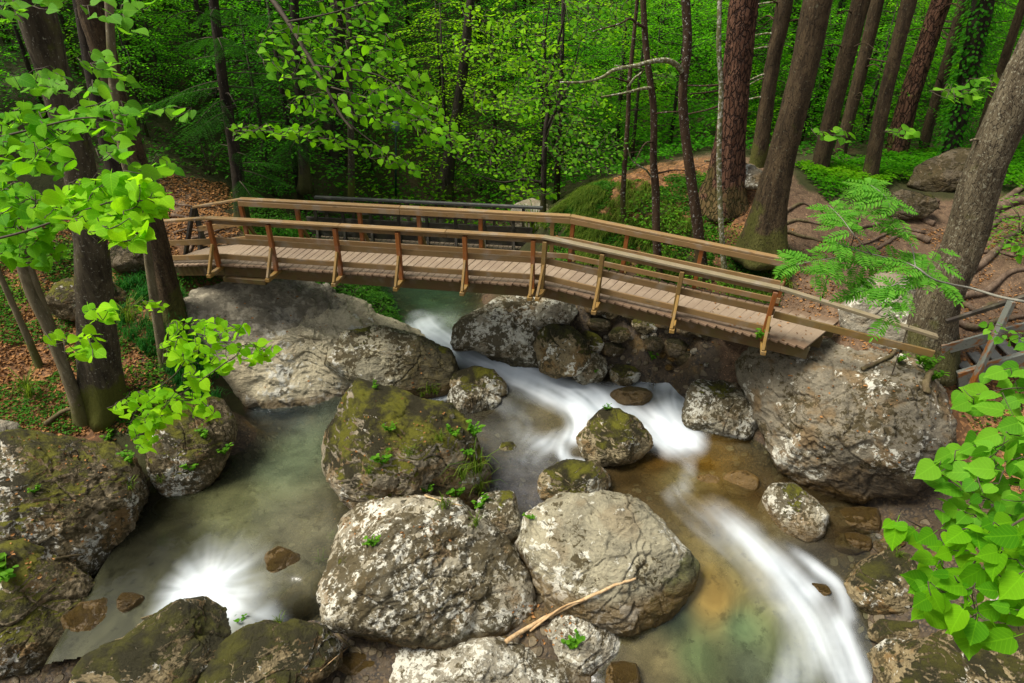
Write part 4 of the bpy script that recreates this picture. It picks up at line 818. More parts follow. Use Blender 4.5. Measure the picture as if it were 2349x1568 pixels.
def railing(seg, us, side, mats, brace_right=False, lean=0.0):
    """side=-1 near, +1 far. us = picture columns of the post heads"""
    out = np.cross(seg.x, UP) * (1 if side < 0 else -1); out /= np.linalg.norm(out)
    for u in us:
        k = seg.find(u, ZR - 0.07); p = seg.at(k) + out * 0.045
        mat = mats if not callable(mats) else mats(u)
        beam('post', p + UP * -0.06, p + UP * (ZR - 0.07), 0.075, 0.085, mat, bridge, up=out, roll_side=seg.x)
        q0 = p - out * 0.18 + UP * -0.095; q1 = p + out * 0.40 + UP * -0.095
        beam('outrigger', q0, q1, 0.085, 0.07, M_BRACE if side < 0 else M_POST2, bridge)
        br = beam('brace', p + out * 0.36 + UP * -0.06, p + out * 0.045 + UP * 0.42, 0.045, 0.075, M_BRACE if side < 0 else M_POST2, bridge, up=out, roll_side=seg.x)
        if side < 0:
            for zz, oo in ((-0.0, .345), (0.30, 0.15)):
                s_ = obj('screw', SCREW, br); s_.matrix_local = br.matrix_local.inverted() @ Matrix.Translation(Vector(p + out * (oo + .035) + UP * zz) - bridge.location) @ Matrix.Scale(1, 4)
    return out
scv, scq, sct = tube([(0, 0, 0), (0, -.006, .002)], 0.011, 8); SCREW = mesh_np('screw', scv, [scq, sct], M_SCREW)
pm = lambda u: M_POST if u < 1235 else M_POST2
o1 = railing(segs_n[1], [481, 617, 770, 913, 1067, 1224], -1, pm)
o2 = railing(segs_n[2], [1250, 1381, 1563, 1776], -1, lambda u: M_POST2 if u < 1700 else M_POST)
o3 = railing(segs_f[1], [548, 677, 821, 958, 1101, 1267], 1, pm)
o4 = railing(segs_f[2], [1312, 1437, 1609, 1806], 1, lambda u: M_POST)
def rails(seg, out, k0, k1, top, cap_split=()):
    A, B = seg.at(k0), seg.at(k1)
    ks = [k0, *cap_split, k1]
    for a, b in zip(ks[:-1], ks[1:]):
        pa, pb = seg.at(a + .0004) + out * .03 + UP * (ZR - .01), seg.at(b - .0004) + out * .03 + UP * (ZR - .01)
        beam('handrail', pa, pb, 0.135, 0.042, top, bridge)
        beam('rail_board', pa - UP * 0.078 - out * 0.055, pb - UP * 0.078 - out * 0.055, 0.032, 0.105, M_RAIL, bridge)
    for z, h in ((0.46, 0.115), (0.13, 0.105)):
        beam('rail_board', A - out * .025 + UP * z, B - out * .025 + UP * z, 0.034, h, M_RAIL, bridge)
rails(segs_n[1], o1, -0.008, 1.0, M_RAIL, (0.405, 0.72))
rails(segs_f[1], o3, -0.008, 1.0, M_RAIL, (0.5,))
kR = segs_n[2].find(1790, ZR)
rails(segs_n[2], o2, -0.005, kR, M_RAILG)
kF = segs_f[2].find(1810, ZR)
rails(segs_f[2], o4, 0.0, kF, M_RAIL)
# left ramp rails
def ramp(A, B, out, mids):
    a, b = A + out * .03 + UP * (ZR - .01), B + out * .03 + UP * (ZR - .01); beam('handrail', a, b, 0.135, 0.042, M_RAIL, bridge)
    for z, h in mids: beam('rail_board', A - out * .025 + UP * z, B - out * .025 + UP * z, 0.034, h, M_RAIL, bridge)
on = np.cross(segs_n[0].x, UP); on /= np.linalg.norm(on)
ramp(nL0 + (nL0 - nL1) * .15, nL1, on, [(0.44, .115), (0.12, .105)])
ramp(fL0, fL1, -on, [(0.44, .115), (0.1, .105)])
p = fL0 - on * .03
beam('post', p - UP * .25, p + UP * (ZR - .05), .08, .09, M_DARK, bridge, up=on, roll_side=segs_f[0].x)
beam('brace', p - UP * .5 + np.array([-.55, -.12, 0]), p + UP * (ZR - .03) + np.array([-.03, -.02, 0]), .07, .09, M_DARK, bridge, up=on)
beam('brace', p - UP * .4 + np.array([-.12, -.25, 0]), p + UP * .35, .07, .09, M_DARK, bridge, up=on)
# far right: free hanging rail lengths that run on to the leaning trunk
E1 = aty(2150, 772, 8.85); E2 = aty(2142, 812, 8.80)
sR = segs_n[2].at(kR) + o2 * .03 + UP * (ZR - .01)
beam('handrail', sR, E1, .12, .05, M_RAILG, bridge)
beam('rail_board', segs_n[2].at(kR) - o2 * .02 + UP * .42, E2, .04, .12, M_POST2, bridge)

# ------------------------------------------------------------------ second, dark bridge upstream
b2 = thing('footbridge', 'low dark wooden bridge further upstream behind the brown footbridge', 'footbridge', (-2, 15, 0))
z2 = 2.55
A2, B2 = at(700, 477, z2), at(1222, 502, z2); A3, B3 = at(722, 452, z2), at(1245, 477, z2)
x2 = (B2 - A2) / np.linalg.norm(B2 - A2)
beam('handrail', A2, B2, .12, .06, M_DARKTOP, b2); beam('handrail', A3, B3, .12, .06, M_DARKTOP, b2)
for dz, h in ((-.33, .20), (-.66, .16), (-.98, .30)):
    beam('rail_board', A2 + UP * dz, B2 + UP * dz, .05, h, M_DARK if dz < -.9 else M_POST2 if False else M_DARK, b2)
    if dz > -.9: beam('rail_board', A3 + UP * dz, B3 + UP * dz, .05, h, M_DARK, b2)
for k in range(8):
    f_ = (k + .35) / 8
    for A, B, s_ in ((A2, B2, -1), (A3, B3, 1)):
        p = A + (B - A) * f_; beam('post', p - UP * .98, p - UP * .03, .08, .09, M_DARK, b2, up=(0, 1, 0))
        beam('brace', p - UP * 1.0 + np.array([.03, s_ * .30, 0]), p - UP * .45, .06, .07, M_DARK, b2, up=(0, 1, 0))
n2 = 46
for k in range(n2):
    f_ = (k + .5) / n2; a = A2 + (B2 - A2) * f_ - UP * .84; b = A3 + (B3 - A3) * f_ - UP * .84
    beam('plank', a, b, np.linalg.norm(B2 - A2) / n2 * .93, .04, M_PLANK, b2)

# ------------------------------------------------------------------ rusty bridge at the right edge
b3 = thing('metal_footbridge', 'rusty painted metal bridge side with a slanted strut at the right edge', 'footbridge', at(2230, 887, 1.75))
y3 = b3.location.y
q = lambda u, v, dy=0: aty(u, v, y3 + dy)
beam('girder', q(2196, 873, .02), q(2480, 788, .02), .10, .36, M_RUST, b3, up=(0, 0, 1))
beam('rail_board', q(2160, 803, .06), q(2480, 716, .06), .04, .2, M_RUST, b3)
beam('handrail', q(2170, 738, .04), q(2480, 640, .04), .06, .07, M_DARK, b3)
beam('strut', q(2322, 690, -.06), q(2226, 890, -.08), .07, .12, M_RUST, b3, up=(0, -1, 0))
for k in range(7):
    u = 2225 + k * 36; v = 853 - k * 10.5
    a = q(u, v, .10); beam('plank', a, a + np.array([.10, .85, .02]), .20, .035, M_DARKTOP, b3)

# ------------------------------------------------------------------ trees: trunks
def trunk_mesh(name, P, r, mat, origin, seg=20, flare=0.6, rough=0.05, plates=0.0, lobes=5, seed=0, limbs=()):
    def rf(rr, PP, th):
        z = np.linalg.norm(PP - PP[0], axis=1)[:, None]
        fl = 1 + flare * np.exp(-z / (rr[0, 0] * 2.2)) * (1 + 0.35 * np.sin(th[None] * lobes + seed))
        Q = np.stack([np.cos(th)[None] * rr * 1, np.sin(th)[None] * rr, z + 0 * rr], -1).reshape(-1, 3) + seed * 3.1
        nz_ = fbm(Q * np.array([1 / rr.mean() * .9, 1 / rr.mean() * .9, 1.4]), 3).reshape(rr.shape); n2_ = fbm(Q * np.array([22, 22, 5]), 3, ridged=True).reshape(rr.shape)
        out = rr * fl * (1 + rough * 1.6 * nz_) + n2_ * min(0.014, rr.mean() * .1)
        if plates: out = out + plates * (fbm(Q * np.array([9, 9, 3]), 3, ridged=True).reshape(rr.shape))
        return out
    acc = Acc(); acc.tube(P, r, seg, rf)
    for LP, lr in limbs: acc.tube(LP, lr, 6)
    return acc.mesh(name, mat, True, origin=origin)
def tree_from_px(pts, wd, mat, label, name='tree', cat='tree', y0=None, lean=0.0, top=15.0, seg=20, flare=.6, rough=.05, plates=0.0, group=None, dead=0, seed=1, zs=None, sink=0.25, twigmat=None):
    """pts: (u,v) from base to the top of the frame; wd: widths there in picture units"""
    b = hit(*pts[0]) if y0 is None else aty(pts[0][0], pts[0][1], y0)
    W = [b]
    for k, (u, v) in enumerate(pts[1:]):
        W.append(aty(u, v, b[1] + lean * (k + 1)))
    W = np.array(W); rad = [w * K / 2 * depth(p) / F for w, p in zip(wd, W)]
    d = (W[-1] - W[-2]); d = d / np.linalg.norm(d)
    if W[-1][2] < top:
        L = (top - W[-1][2]) / max(d[2], .3); ne = max(2, int(L / 1.4)); w0, r0 = W[-1].copy(), rad[-1]; W = np.vstack([W] + [w0 + d * L * (q_ + 1) / ne for q_ in range(ne)]); rad += [r0 * (1 - .45 * (q_ + 1) / ne) for q_ in range(ne)]
    base = W[0].copy(); W = np.vstack([W[0] - (W[1] - W[0]) / np.linalg.norm(W[1] - W[0]) * sink, W[1:]]) if len(W) else W
    n_per = 10
    P = spline(W, n_per); rr = np.interp(np.linspace(0, len(W) - 1, len(P)), range(len(W)), rad)
    rs_ = np.random.RandomState(seed); limbs = []
    for k in range(dead):
        i = rs_.randint(int(len(P) * .2), int(len(P) * .9)); az = rs_.uniform(0, 2 * np.pi); Lb = rs_.uniform(.4, 1.9)
        dd = np.array([np.cos(az), np.sin(az), rs_.uniform(-.1, .25)]); mm = P[i] + dd * Lb * .5 + np.array([0, 0, .05]); ee = P[i] + dd * Lb + np.array([0, 0, rs_.uniform(-.35, .1)])
        limbs.append((spline([P[i] + dd * rr[i] * .6, mm, ee], 4), np.linspace(.022, .004, 9)))
        for q_ in range(3):
            s0 = mm + (ee - mm) * rs_.uniform(0, .9); limbs.append((np.array([s0, s0 + rs_.normal(size=3) * np.array([.25, .25, .12])]), np.array([.006, .002])))
    t = thing(name, label, cat, base, group)
    obj('trunk', trunk_mesh('trunk', P, rr, mat, base, seg, flare, rough, plates, 5, seed, limbs), t)
    t['_r'] = rr[0]; del t['_r']
    return t, P, rr
TR = {}
TR['A'] = tree_from_px([(235,925),(218,700),(205,520),(170,330),(120,160),(74,0)], [82,72,66,70,66,80], M_BEECH, 'thick dark mossy beech trunk at left leaning left above the mossy boulders', seg=28, rough=.09, seed=1, lean=-.1, y0=None)
TR['B'] = tree_from_px([(362,700),(330,545),(264,386),(225,228),(187,35),(180,0)], [34,34,35,33,24,24], M_DARKBARK, 'dark speckled trunk between the thick beech and the brown spruce at left', seed=2, y0=12.9)
TR['C'] = tree_from_px([(398,722),(355,527),(316,369),(265,211),(222,60),(208,0)], [46,44,38,42,58,60], M_SPRUCE, 'brown spruce trunk at left standing right beside the end of the footbridge', seg=24, seed=3, y0=11.6)
TR['D'] = tree_from_px([(380,850),(347,643),(332,537),(288,369),(262,211),(250,0)], [24,18,17,20,19,17], M_SAP, 'slim grey sapling in front of the brown spruce at left', seed=4, flare=.3, seg=14)
TR['E'] = tree_from_px([(188,968),(168,899),(116,766),(70,671),(42,583),(10,470)], [34,27,23,21,20,16], M_SAP, 'thin leaning stem with a mossy foot at the lower left', seed=5, flare=.5, seg=14, top=8)
TR['F'] = tree_from_px([(150,830),(116,745),(88,671),(54,573),(30,480)], [18,18,17,16,12], M_SAP, 'thin straight stem just behind the mossy-footed one', seed=6, flare=.3, seg=12, top=8)
TR['G'] = tree_from_px([(90,840),(67,783),(39,720),(0,632)], [18,15,13,12], M_SAP, 'thin dark stem leaning out of the frame at the far left', seed=7, flare=.3, seg=12, top=7)
TR['H'] = tree_from_px([(556,505),(545,400),(530,300),(513,200),(490,0)], [30,26,24,22,20], M_DARKBARK, 'slender dark spruce behind the left end of the footbridge', 'spruce', 'spruce', y0=15.2, dead=26, seed=8)
TR['I'] = tree_from_px([(765,450),(770,380),(765,300),(770,150),(775,0)], [66,44,40,36,32], M_DARKBARK, 'broad dark trunk in the shade behind the middle of the footbridge', y0=20, seed=9)
TR['J'] = tree_from_px([(806,455),(806,340),(802,210),(800,60),(800,0)], [16,15,15,12,12], M_BEECH, 'slim straight trunk right of the broad dark one behind the footbridge', y0=18, seed=10, flare=.2, seg=12)
TR['K'] = tree_from_px([(1018,455),(1030,370),(1040,310),(1060,180),(1080,0)], [36,28,24,22,18], M_DARKBARK, 'dark trunk behind the bright leaves in the middle of the picture', y0=21, seed=11)
TR['L'] = tree_from_px([(1246,480),(1248,380),(1252,300),(1258,250)], [14,12,11,10], M_DARKBARK, 'thin black tree forking into a V at the centre of the picture', y0=17.5, seed=12, flare=.3, seg=10, top=0)
TR['M'] = tree_from_px([(1432,502),(1429,449),(1440,281),(1443,197),(1450,123),(1462,0)], [12,12,10,10,9,8], M_SPECK, 'thin straight brown stem on the left side of the mound', seed=13, y0=13.9, seg=10, flare=.3, dead=6)
TR['N'] = tree_from_px([(1512,648),(1506,548),(1504,439),(1499,369),(1499,246),(1483,123),(1475,0)], [19,18,18,16,15,14,13], M_SPECK, 'slender white-flecked trunk rising behind the right railing of the footbridge', seed=14, seg=14, flare=.2, y0=12.6, dead=4)
TR['O'] = tree_from_px([(1614,650),(1600,520),(1587,421),(1573,316),(1566,211),(1577,105),(1573,0)], [26,24,22,21,20,20,20], M_SPECK, 'wavy speckled trunk between the white-flecked one and the big pine', seed=15, seg=16, flare=.3, y0=12.3, rough=.08)
TR['P'] = tree_from_px([(1661,612),(1655,527),(1650,421),(1650,316),(1654,211),(1649,105),(1651,0)], [13,12,11,11,11,11,10], M_BIRCHY, 'very thin pale mottled stem in front of the big pine', seed=16, seg=12, flare=.2, y0=11.9)
TR['Q'] = tree_from_px([(1655,462),(1664,400),(1675,316),(1689,176),(1700,60),(1706,0)], [82,66,58,57,58,59], M_PINE, 'big pine with deep red-brown plated bark on the mound', 'pine', 'pine tree', seed=17, seg=36, flare=.55, plates=.025, y0=13.9)
TR['R'] = tree_from_px([(1738,380),(1750,300),(1773,140),(1790,60),(1801,0)], [36,32,31,34,36], M_SPRUCE, 'brown spruce with short dead branches standing on the crest right of the pine', 'spruce', 'spruce', seed=18, y0=15.3, dead=16, flare=.2)
TR['S'] = tree_from_px([(1752,568),(1768,470),(1791,369),(1840,176),(1862,70),(1877,0)], [86,66,58,58,60,62], M_SPRUCE, 'thick leaning spruce with a mossy foot at the bend of the earth path', 'spruce', 'spruce', seed=19, seg=30, flare=.5, y0=12.2)
TR['T'] = tree_from_px([(1866,462),(1893,330),(1921,211),(1950,100),(1975,0)], [38,36,35,37,38], M_SPRUCE, 'first of the leaning spruces right of the earth path', 'spruce', 'spruce', seed=20, y0=15.5, dead=8, flare=.3)
TR['U'] = tree_from_px([(1905,440),(1935,320),(1963,211),(1990,100),(2012,0)], [28,26,26,27,30], M_SPRUCE, 'darker spruce just behind the first leaning spruce right of the path', 'spruce', 'spruce', seed=21, y0=17, dead=10, flare=.2)
TR['V'] = tree_from_px([(1988,452),(2012,310),(2033,211),(2060,100),(2086,0)], [34,30,29,29,32], M_SPRUCE, 'smooth brown spruce halfway between the path and the plated pine at right', 'spruce', 'spruce', seed=22, y0=15, dead=8, flare=.3)
TR['W'] = tree_from_px([(2048,385),(2078,250),(2114,140),(2140,60),(2160,0)], [48,40,38,38,39], M_PINE, 'leaning pine with plated bark at upper right', 'pine', 'pine tree', seed=23, y0=17, plates=.02, flare=.2, seg=28, dead=6)
TR['X'] = tree_from_px([(2098,412),(2130,290),(2163,176),(2190,80),(2212,0)], [24,22,22,23,24], M_SPRUCE, 'thin spruce right of the leaning plated pine', 'spruce', 'spruce', seed=24, y0=17.5, dead=14, flare=.2)
TR['Y'] = tree_from_px([(2160,430),(2198,281),(2225,150),(2256,0)], [32,34,40,44], M_DARKBARK, 'dark tree wrapped in ivy at upper right', seed=25, y0=16, flare=.2)
TR['Z'] = tree_from_px([(2232,370),(2262,270),(2300,150),(2349,0)], [20,20,19,18], M_SPRUCE, 'slim dark trunk between the ivy tree and the grey leaning trunk', seed=26, y0=16.5, flare=.2)
TR['BIG'] = tree_from_px([(2128,822),(2150,700),(2215,548),(2254,404),(2321,246),(2400,80)], [100,84,80,78,86,88], M_BIGRIGHT, 'heavy grey scaly trunk leaning right above its roots at the right edge', seed=27, seg=36, flare=.35, y0=9.75, plates=.012, rough=.07)
# V fork of tree L
tl, PL, rl = TR['L']; acc = Acc(); b0 = PL[-1]; y0 = b0[1]; o_ = np.array(tl.location)
for pts in ([(1258,250),(1235,180),(1215,120),(1200,60)], [(1258,250),(1252,170),(1250,90),(1262,0)], [(1252,300),(1285,230),(1310,180),(1330,100)], [(1258,250),(1268,150),(1290,60),(1300,0)], [(1250,380),(1215,340),(1180,310),(1130,290)], [(1248,420),(1200,412),(1150,418),(1090,400)]):
    W = [aty(u, v, y0 - .15 * i) for i, (u, v) in enumerate(pts)]; acc.tube(spline(W, 6), np.linspace(.05, .012, 6 * (len(W) - 1) + 1), 7)
obj('limb', acc.mesh('limb', M_DARKBARK, True, origin=o_), tl)
# curved bare limbs of N and O
def limb(key, pts, r0, r1, mat, dy=-.15):
    t, P, r = TR[key]; W = [aty(u, v, P[0][1] + dy * i) for i, (u, v) in enumerate(pts)]
    a = Acc(); a.tube(spline(W, 7), np.linspace(r0, r1, 7 * (len(W) - 1) + 1), 8); obj('limb', a.mesh('limb', mat, True, origin=np.array(t.location)), t)
limb('O', [(1566,165),(1550,148),(1530,139),(1500,140),(1460,150),(1410,160),(1380,178),(1340,188),(1285,189)], .055, .015, M_BIRCHY)
limb('N', [(1499,201),(1470,204),(1430,214),(1380,222)], .035, .012, M_BIRCHY)
limb('N', [(1483,65),(1463,55),(1445,43),(1420,55),(1360,72)], .03, .01, M_SPECK)
limb('N', [(1499,262),(1520,258),(1556,256)], .02, .01, M_SPECK)
limb('M', [(1440,200),(1455,180),(1475,163),(1460,155),(1410,150)], .03, .01, M_BIRCHY)
limb('N', [(1497,410),(1482,390),(1465,380),(1448,365),(1440,340)], .022, .008, M_BIRCHY)
limb('BIG', [(2258,322),(2240,320),(2225,323)], .025, .02, M_BIGRIGHT, 0)
for u0, v0, u1, v1 in ((1773,165,1718,184),(1768,172,1715,196),(1762,222,1716,228),(1800,5,1735,10),(1785,78,1733,80),(1780,108,1730,112)):
    limb('R', [(u0, v0), ((u0 + u1) / 2, (v0 + v1) / 2 - 2), (u1, v1)], .03, .012, M_BIRCHY, 0)
for u0, v0, u1, v1 in ((1664,194,1570,196),(1662,205,1580,215),(1655,242,1575,262)):
    limb('Q', [(u0, v0), ((u0 + u1) / 2, (v0 + v1) / 2 + 2), (u1, v1)], .025, .01, M_SPECK, -.05)
# roots of the right-hand trees, lying on the earth
rs = np.random.RandomState(11)
def root(t, pts, w0, w1, sinkf=.35):
    W = [hit(u, v) for u, v in pts]; W = spline(W, 5); W[:, 2] = gfast(W[:, 0], W[:, 1])
    W[:, :2] += np.cumsum(rs.normal(0, .006, (len(W), 2)), 0); n = len(W); r = np.linspace(w0, w1, n) * K / 2 * depth(W[0]) / F
    W[:, 2] += r * (.35 + .5 * np.abs(np.sin(np.arange(n) * .7 + rs.uniform(0, 6))))
    a = Acc(); a.tube(W, r, 8); obj('root', a.mesh('root', M_ROOT, True, origin=np.array(t.location)), t)
for pts, w0, w1 in [([(2200,640),(2260,600),(2300,560),(2349,520)],22,10),([(2190,600),(2240,560),(2290,510),(2349,500)],20,9),([(2185,690),(2250,680),(2300,640),(2360,620)],20,9),([(2180,740),(2230,760),(2290,740),(2349,730)],18,8),
                    ([(2130,560),(2080,540),(2040,560),(1990,585)],16,6),([(2140,520),(2090,500),(2040,510),(1990,520),(1950,530)],15,5),([(2150,480),(2100,470),(2060,480),(2000,490)],14,6),([(2120,590),(2080,590),(2050,610),(2020,640)],14,6),
                    ([(2160,640),(2110,625),(2075,600),(2040,585)],14,5),([(2210,520),(2260,500),(2320,470),(2380,460)],30,16),([(2100,700),(2085,720),(2090,750),(2105,765)],16,8),([(2200,580),(2250,540),(2300,470),(2349,430)],24,14),([(2190,620),(2230,590),(2270,580),(2320,590)],14,6),
                    ([(2150,470),(2110,450),(2070,450),(2030,470)],12,5),([(2200,700),(2240,720),(2280,700),(2349,690)],14,6),([(2120,540),(2070,530),(2020,545),(1960,570)],10,4)]:
    root(TR['BIG'][0], pts, w0, w1)
for pts, w0, w1 in [([(1790,560),(1830,585),(1870,590),(1920,600)],12,5),([(1790,540),(1840,545),(1890,560),(1960,575)],10,4),([(1780,575),(1800,600),(1830,620),(1850,640)],16,6),([(1795,520),(1830,510),(1870,515),(1910,525)],10,4),([(1795,500),(1820,480),(1840,470),(1860,480)],10,4)]:
    root(TR['S'][0], pts, w0, w1)
for pts, w0, w1 in [([(1700,445),(1730,430),(1760,450)],16,8),([(1700,390),(1725,385),(1750,400),(1775,410)],12,5),([(1690,400),(1660,380),(1620,372)],12,5)]:
    root(TR['Q'][0], pts, w0, w1)
for pts, w0, w1 in [([(395,500),(430,505),(470,520)],10,4),([(440,555),(470,545),(510,530),(540,515)],8,4),([(400,470),(440,478),(490,480)],8,4),([(430,585),(450,560),(480,545)],9,4),([(400,540),(430,530),(470,535)],8,4)]:
    root(TR['C'][0], pts, w0, w1)

# ------------------------------------------------------------------ leaves
def unit(A): return A / (np.linalg.norm(A, axis=-1, keepdims=True) + 1e-9)
def leaf_batch(P, D, N, size, shape='rhomb', width=.55, fold=.18, droop=0.0):
    """P base points, D pointing direction, N up normal of each leaf"""
    P = np.asarray(P, float); n = len(P); size = np.broadcast_to(size, (n,))[:, None]
    D = unit(D); S_ = unit(np.cross(D, N)); U = np.cross(S_, D)
    def pt(a, b, c): return P + D * size * a + S_ * size * b * width + U * size * (c + droop * a * a * -1)
    if shape == 'rhomb':
        V = np.stack([pt(0, 0, 0), pt(.45, .5, fold * .5), pt(1, 0, 0), pt(.45, -.5, fold * .5)], 1).reshape(-1, 3)
        i = np.arange(n)[:, None] * 4; Fq = np.concatenate([i + np.array([[0, 1, 2]]), i + np.array([[0, 2, 3]])])
    elif shape == 'quad':
        V = np.stack([pt(0, 0, 0), pt(.45, .5, fold * .5), pt(1, 0, 0), pt(.45, -.5, fold * .5)], 1).reshape(-1, 3)
        i = np.arange(n)[:, None] * 4; Fq = i + np.array([[0, 1, 2, 3]])
    else:
        V = np.stack([pt(0, 0, 0), pt(.22, .42, fold * .4), pt(.66, .42, fold * .4), pt(1, 0, 0), pt(.66, -.42, fold * .4), pt(.22, -.42, fold * .4)], 1).reshape(-1, 3)
        i = np.arange(n)[:, None] * 6; Fq = np.concatenate([i + np.array([[0, 1, 2, 3]]), i + np.array([[0, 3, 4, 5]])])
    return V, Fq
def leaf_mesh(name, batches, mat, origin=(0, 0, 0)):
    Vs, Fs, n = [], [], 0
    for V, Fq in batches: Vs.append(V); Fs.append(Fq + n); n += len(V)
    ks = {f.shape[1] for f in Fs}
    return mesh_np(name, np.vstack(Vs) - np.asarray(origin), [np.vstack([f for f in Fs if f.shape[1] == k]) for k in ks], mat, False)

def crown(seed, H, Rm, nb, leaf=.085, tw=.20, ls=.065, z0=.15, up=.25, droop=.5, prof=0.5, shape='rhomb', jit=.35, width=.62):
    """layered broadleaf crown around the z axis: returns leaf arrays and limb tubes"""
    r = np.random.RandomState(seed); P, D, N = [], [], []; limbs = Acc()
    limbs.tube(np.array([[0, 0, -.3], [0.02, .02, H * .5], [0.05, 0, H]]), np.array([.05, .035, .008]) * (H / 3.5), 6)
    for b in range(nb):
        f = (b + r.rand()) / nb; z = H * (z0 + (1 - z0) * f); az = b * 2.4 + r.uniform(-.4, .4)
        L = Rm * (1 - abs(f - prof) ** 1.6 * 1.5) * r.uniform(.6, 1.1); L = max(L, .25 * Rm)
        n = max(4, int(L / .12)); s = np.linspace(0, 1, n); dirh = np.array([math.cos(az), math.sin(az), 0])
        side = np.array([-dirh[1], dirh[0], 0]); wob = np.cumsum(r.normal(0, .02, n))
        B = np.array([0, 0, z]) + np.outer(s * L, dirh) + np.outer(s * L * up - droop * L * s ** 2.2, [0, 0, 1]) + np.outer(wob, side)
        limbs.tube(B[::2] if n > 6 else B, np.linspace(.014, .004, len(B[::2] if n > 6 else B)), 3)
        T = unit(np.gradient(B, axis=0))
        m = int(L * .9 / tw * 2); 
        for t_ in range(m):
            ss = .12 + .88 * (t_ + r.rand() * .6) / m; k = min(int(ss * (n - 1)), n - 2); base = B[k] + (B[k + 1] - B[k]) * (ss * (n - 1) - k)
            sd = 1 if t_ % 2 else -1; tl_ = (.18 + .32 * math.sin(math.pi * min(1, ss * 1.05)) ** .6) * min(1, L / 1.4) * r.uniform(.7, 1.2)
            td = unit(T[k] * r.uniform(.5, 1.0) + side * sd * r.uniform(.6, 1.0) + np.array([0, 0, r.uniform(-.15, .12)]))
            nn = max(3, int(tl_ / ls)); q = (np.arange(nn) + .5) / nn
            pp = base + np.outer(q * tl_, td) + np.outer(-.12 * tl_ * q ** 2, [0, 0, 1]); alt = np.where(np.arange(nn) % 2, 1, -1)[:, None]
            ld = unit(td * .7 + np.cross(td, [0, 0, 1]) * alt * .9 + r.normal(0, jit * .6, (nn, 3)) + np.array([0, 0, -.18]))
            P.append(pp); D.append(ld); N.append(unit(np.array([0, 0, 1.]) + r.normal(0, jit, (nn, 3))))
    P = np.vstack(P); D = np.vstack(D); N = np.vstack(N); sz = leaf * r.uniform(.6, 1.15, len(P))
    return leaf_batch(P, D, N, sz, shape, width), limbs
def make_tree(name, mats, seed, cat='young tree', **k):
    (V, Fq), lb = crown(seed, **k); t = thing(name, None, cat)
    obj('crown', leaf_mesh('crown', [(V, Fq)], mats), t); obj('trunk', lb.mesh('trunk', M_DARKBARK, True), t); return t
protos = [make_tree('understory_tree', L_BACK, 100 + k, H=h, Rm=r_, nb=nb_, leaf=.092, tw=.19, ls=.066, up=.22, droop=.42) for k, (h, r_, nb_) in enumerate([(4.6, 2.3, 30), (5.4, 2.0, 34), (3.8, 2.5, 26), (6.2, 2.2, 40)])]
dprotos = [make_tree('understory_tree', L_DARK, 120 + k, H=h, Rm=r_, nb=nb_, leaf=.11, tw=.24, ls=.08, up=.15, droop=.45) for k, (h, r_, nb_) in enumerate([(4.5, 2.3, 28), (5.5, 2.1, 32)])]
used = set()
def put(proto, p, sc, rot, label, group):
    o = proto if proto.name not in used and not used.add(proto.name) else copy_tree(proto)
    used.add(o.name); o.location = tuple(p); o.scale = (sc, sc, sc * 1.0); o.rotation_euler = (0, 0, rot); tag(o, label, None, group); return o
rs = np.random.RandomState(21)
def vis(x, y, z): u, v = proj((x, y, z)); return u, v
sprotos = [make_tree('understory_tree', L_SUNNY, 140 + k, H=h, Rm=r_, nb=nb_, leaf=.11, tw=.24, ls=.08, up=.22, droop=.42) for k, (h, r_, nb_) in enumerate([(4.8, 2.3, 30), (6.0, 2.2, 36)])]
trees_bg = []
placed = []
for y0_, y1_, num in ((17.5, 21, 26), (21, 25, 46), (25, 31, 62), (31, 42, 70)):
    for k in range(num):
        for tr_ in range(30):
            y = rs.uniform(y0_, y1_); x = rs.uniform(-.95, .95) * y * .83
            if any((x - a) ** 2 + (y - b) ** 2 < (1.1 + .025 * y) ** 2 for a, b in placed): continue
            u, v = proj((x, y, gfast(x, y)))
            if y < 21 and 860 < u < 1240: continue
            if y < 18.6 and (u > 1300): continue
            break
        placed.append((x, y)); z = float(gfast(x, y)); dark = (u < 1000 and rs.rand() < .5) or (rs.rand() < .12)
        trees_bg.append((x, y, z, dark, u))
for x, y in ((-13, 15.6), (-11.2, 16.2), (-9.3, 17), (-15, 17.5), (-8.2, 19), (-12.5, 19.5), (-16.5, 15.2), (-12, 14.3), (-14.2, 13.2), (-10, 18.5), (-17.5, 18.5), (-6.6, 17.6), (12.5, 17.5), (9.6, 18.2), (14.5, 15.5)): trees_bg.append((x, y, float(gfast(x, y)), rs.rand() < .25, proj((x, y, float(gfast(x, y))))[0]))
LMK = [(0, 'beyond the thick mossy beech'), (260, 'beyond the brown spruce at left'), (460, 'behind the slender dark spruce'), (640, 'left of the broad dark trunk'), (790, 'behind the green lamp post'), (950, 'beyond the bright leafy bough'), (1100, 'above the orange leaf slope'),
       (1220, 'around the forked black tree'), (1330, 'behind the curved bare limb'), (1480, 'behind the white-flecked trunk'), (1600, 'beside the big plated pine'), (1730, 'behind the crest spruce with dead stubs'), (1860, 'between the first leaning spruces'), (2010, 'behind the leaning plated pine'), (2150, 'beyond the ivy tree'), (2280, 'beyond the heavy grey trunk')]
seen = {}
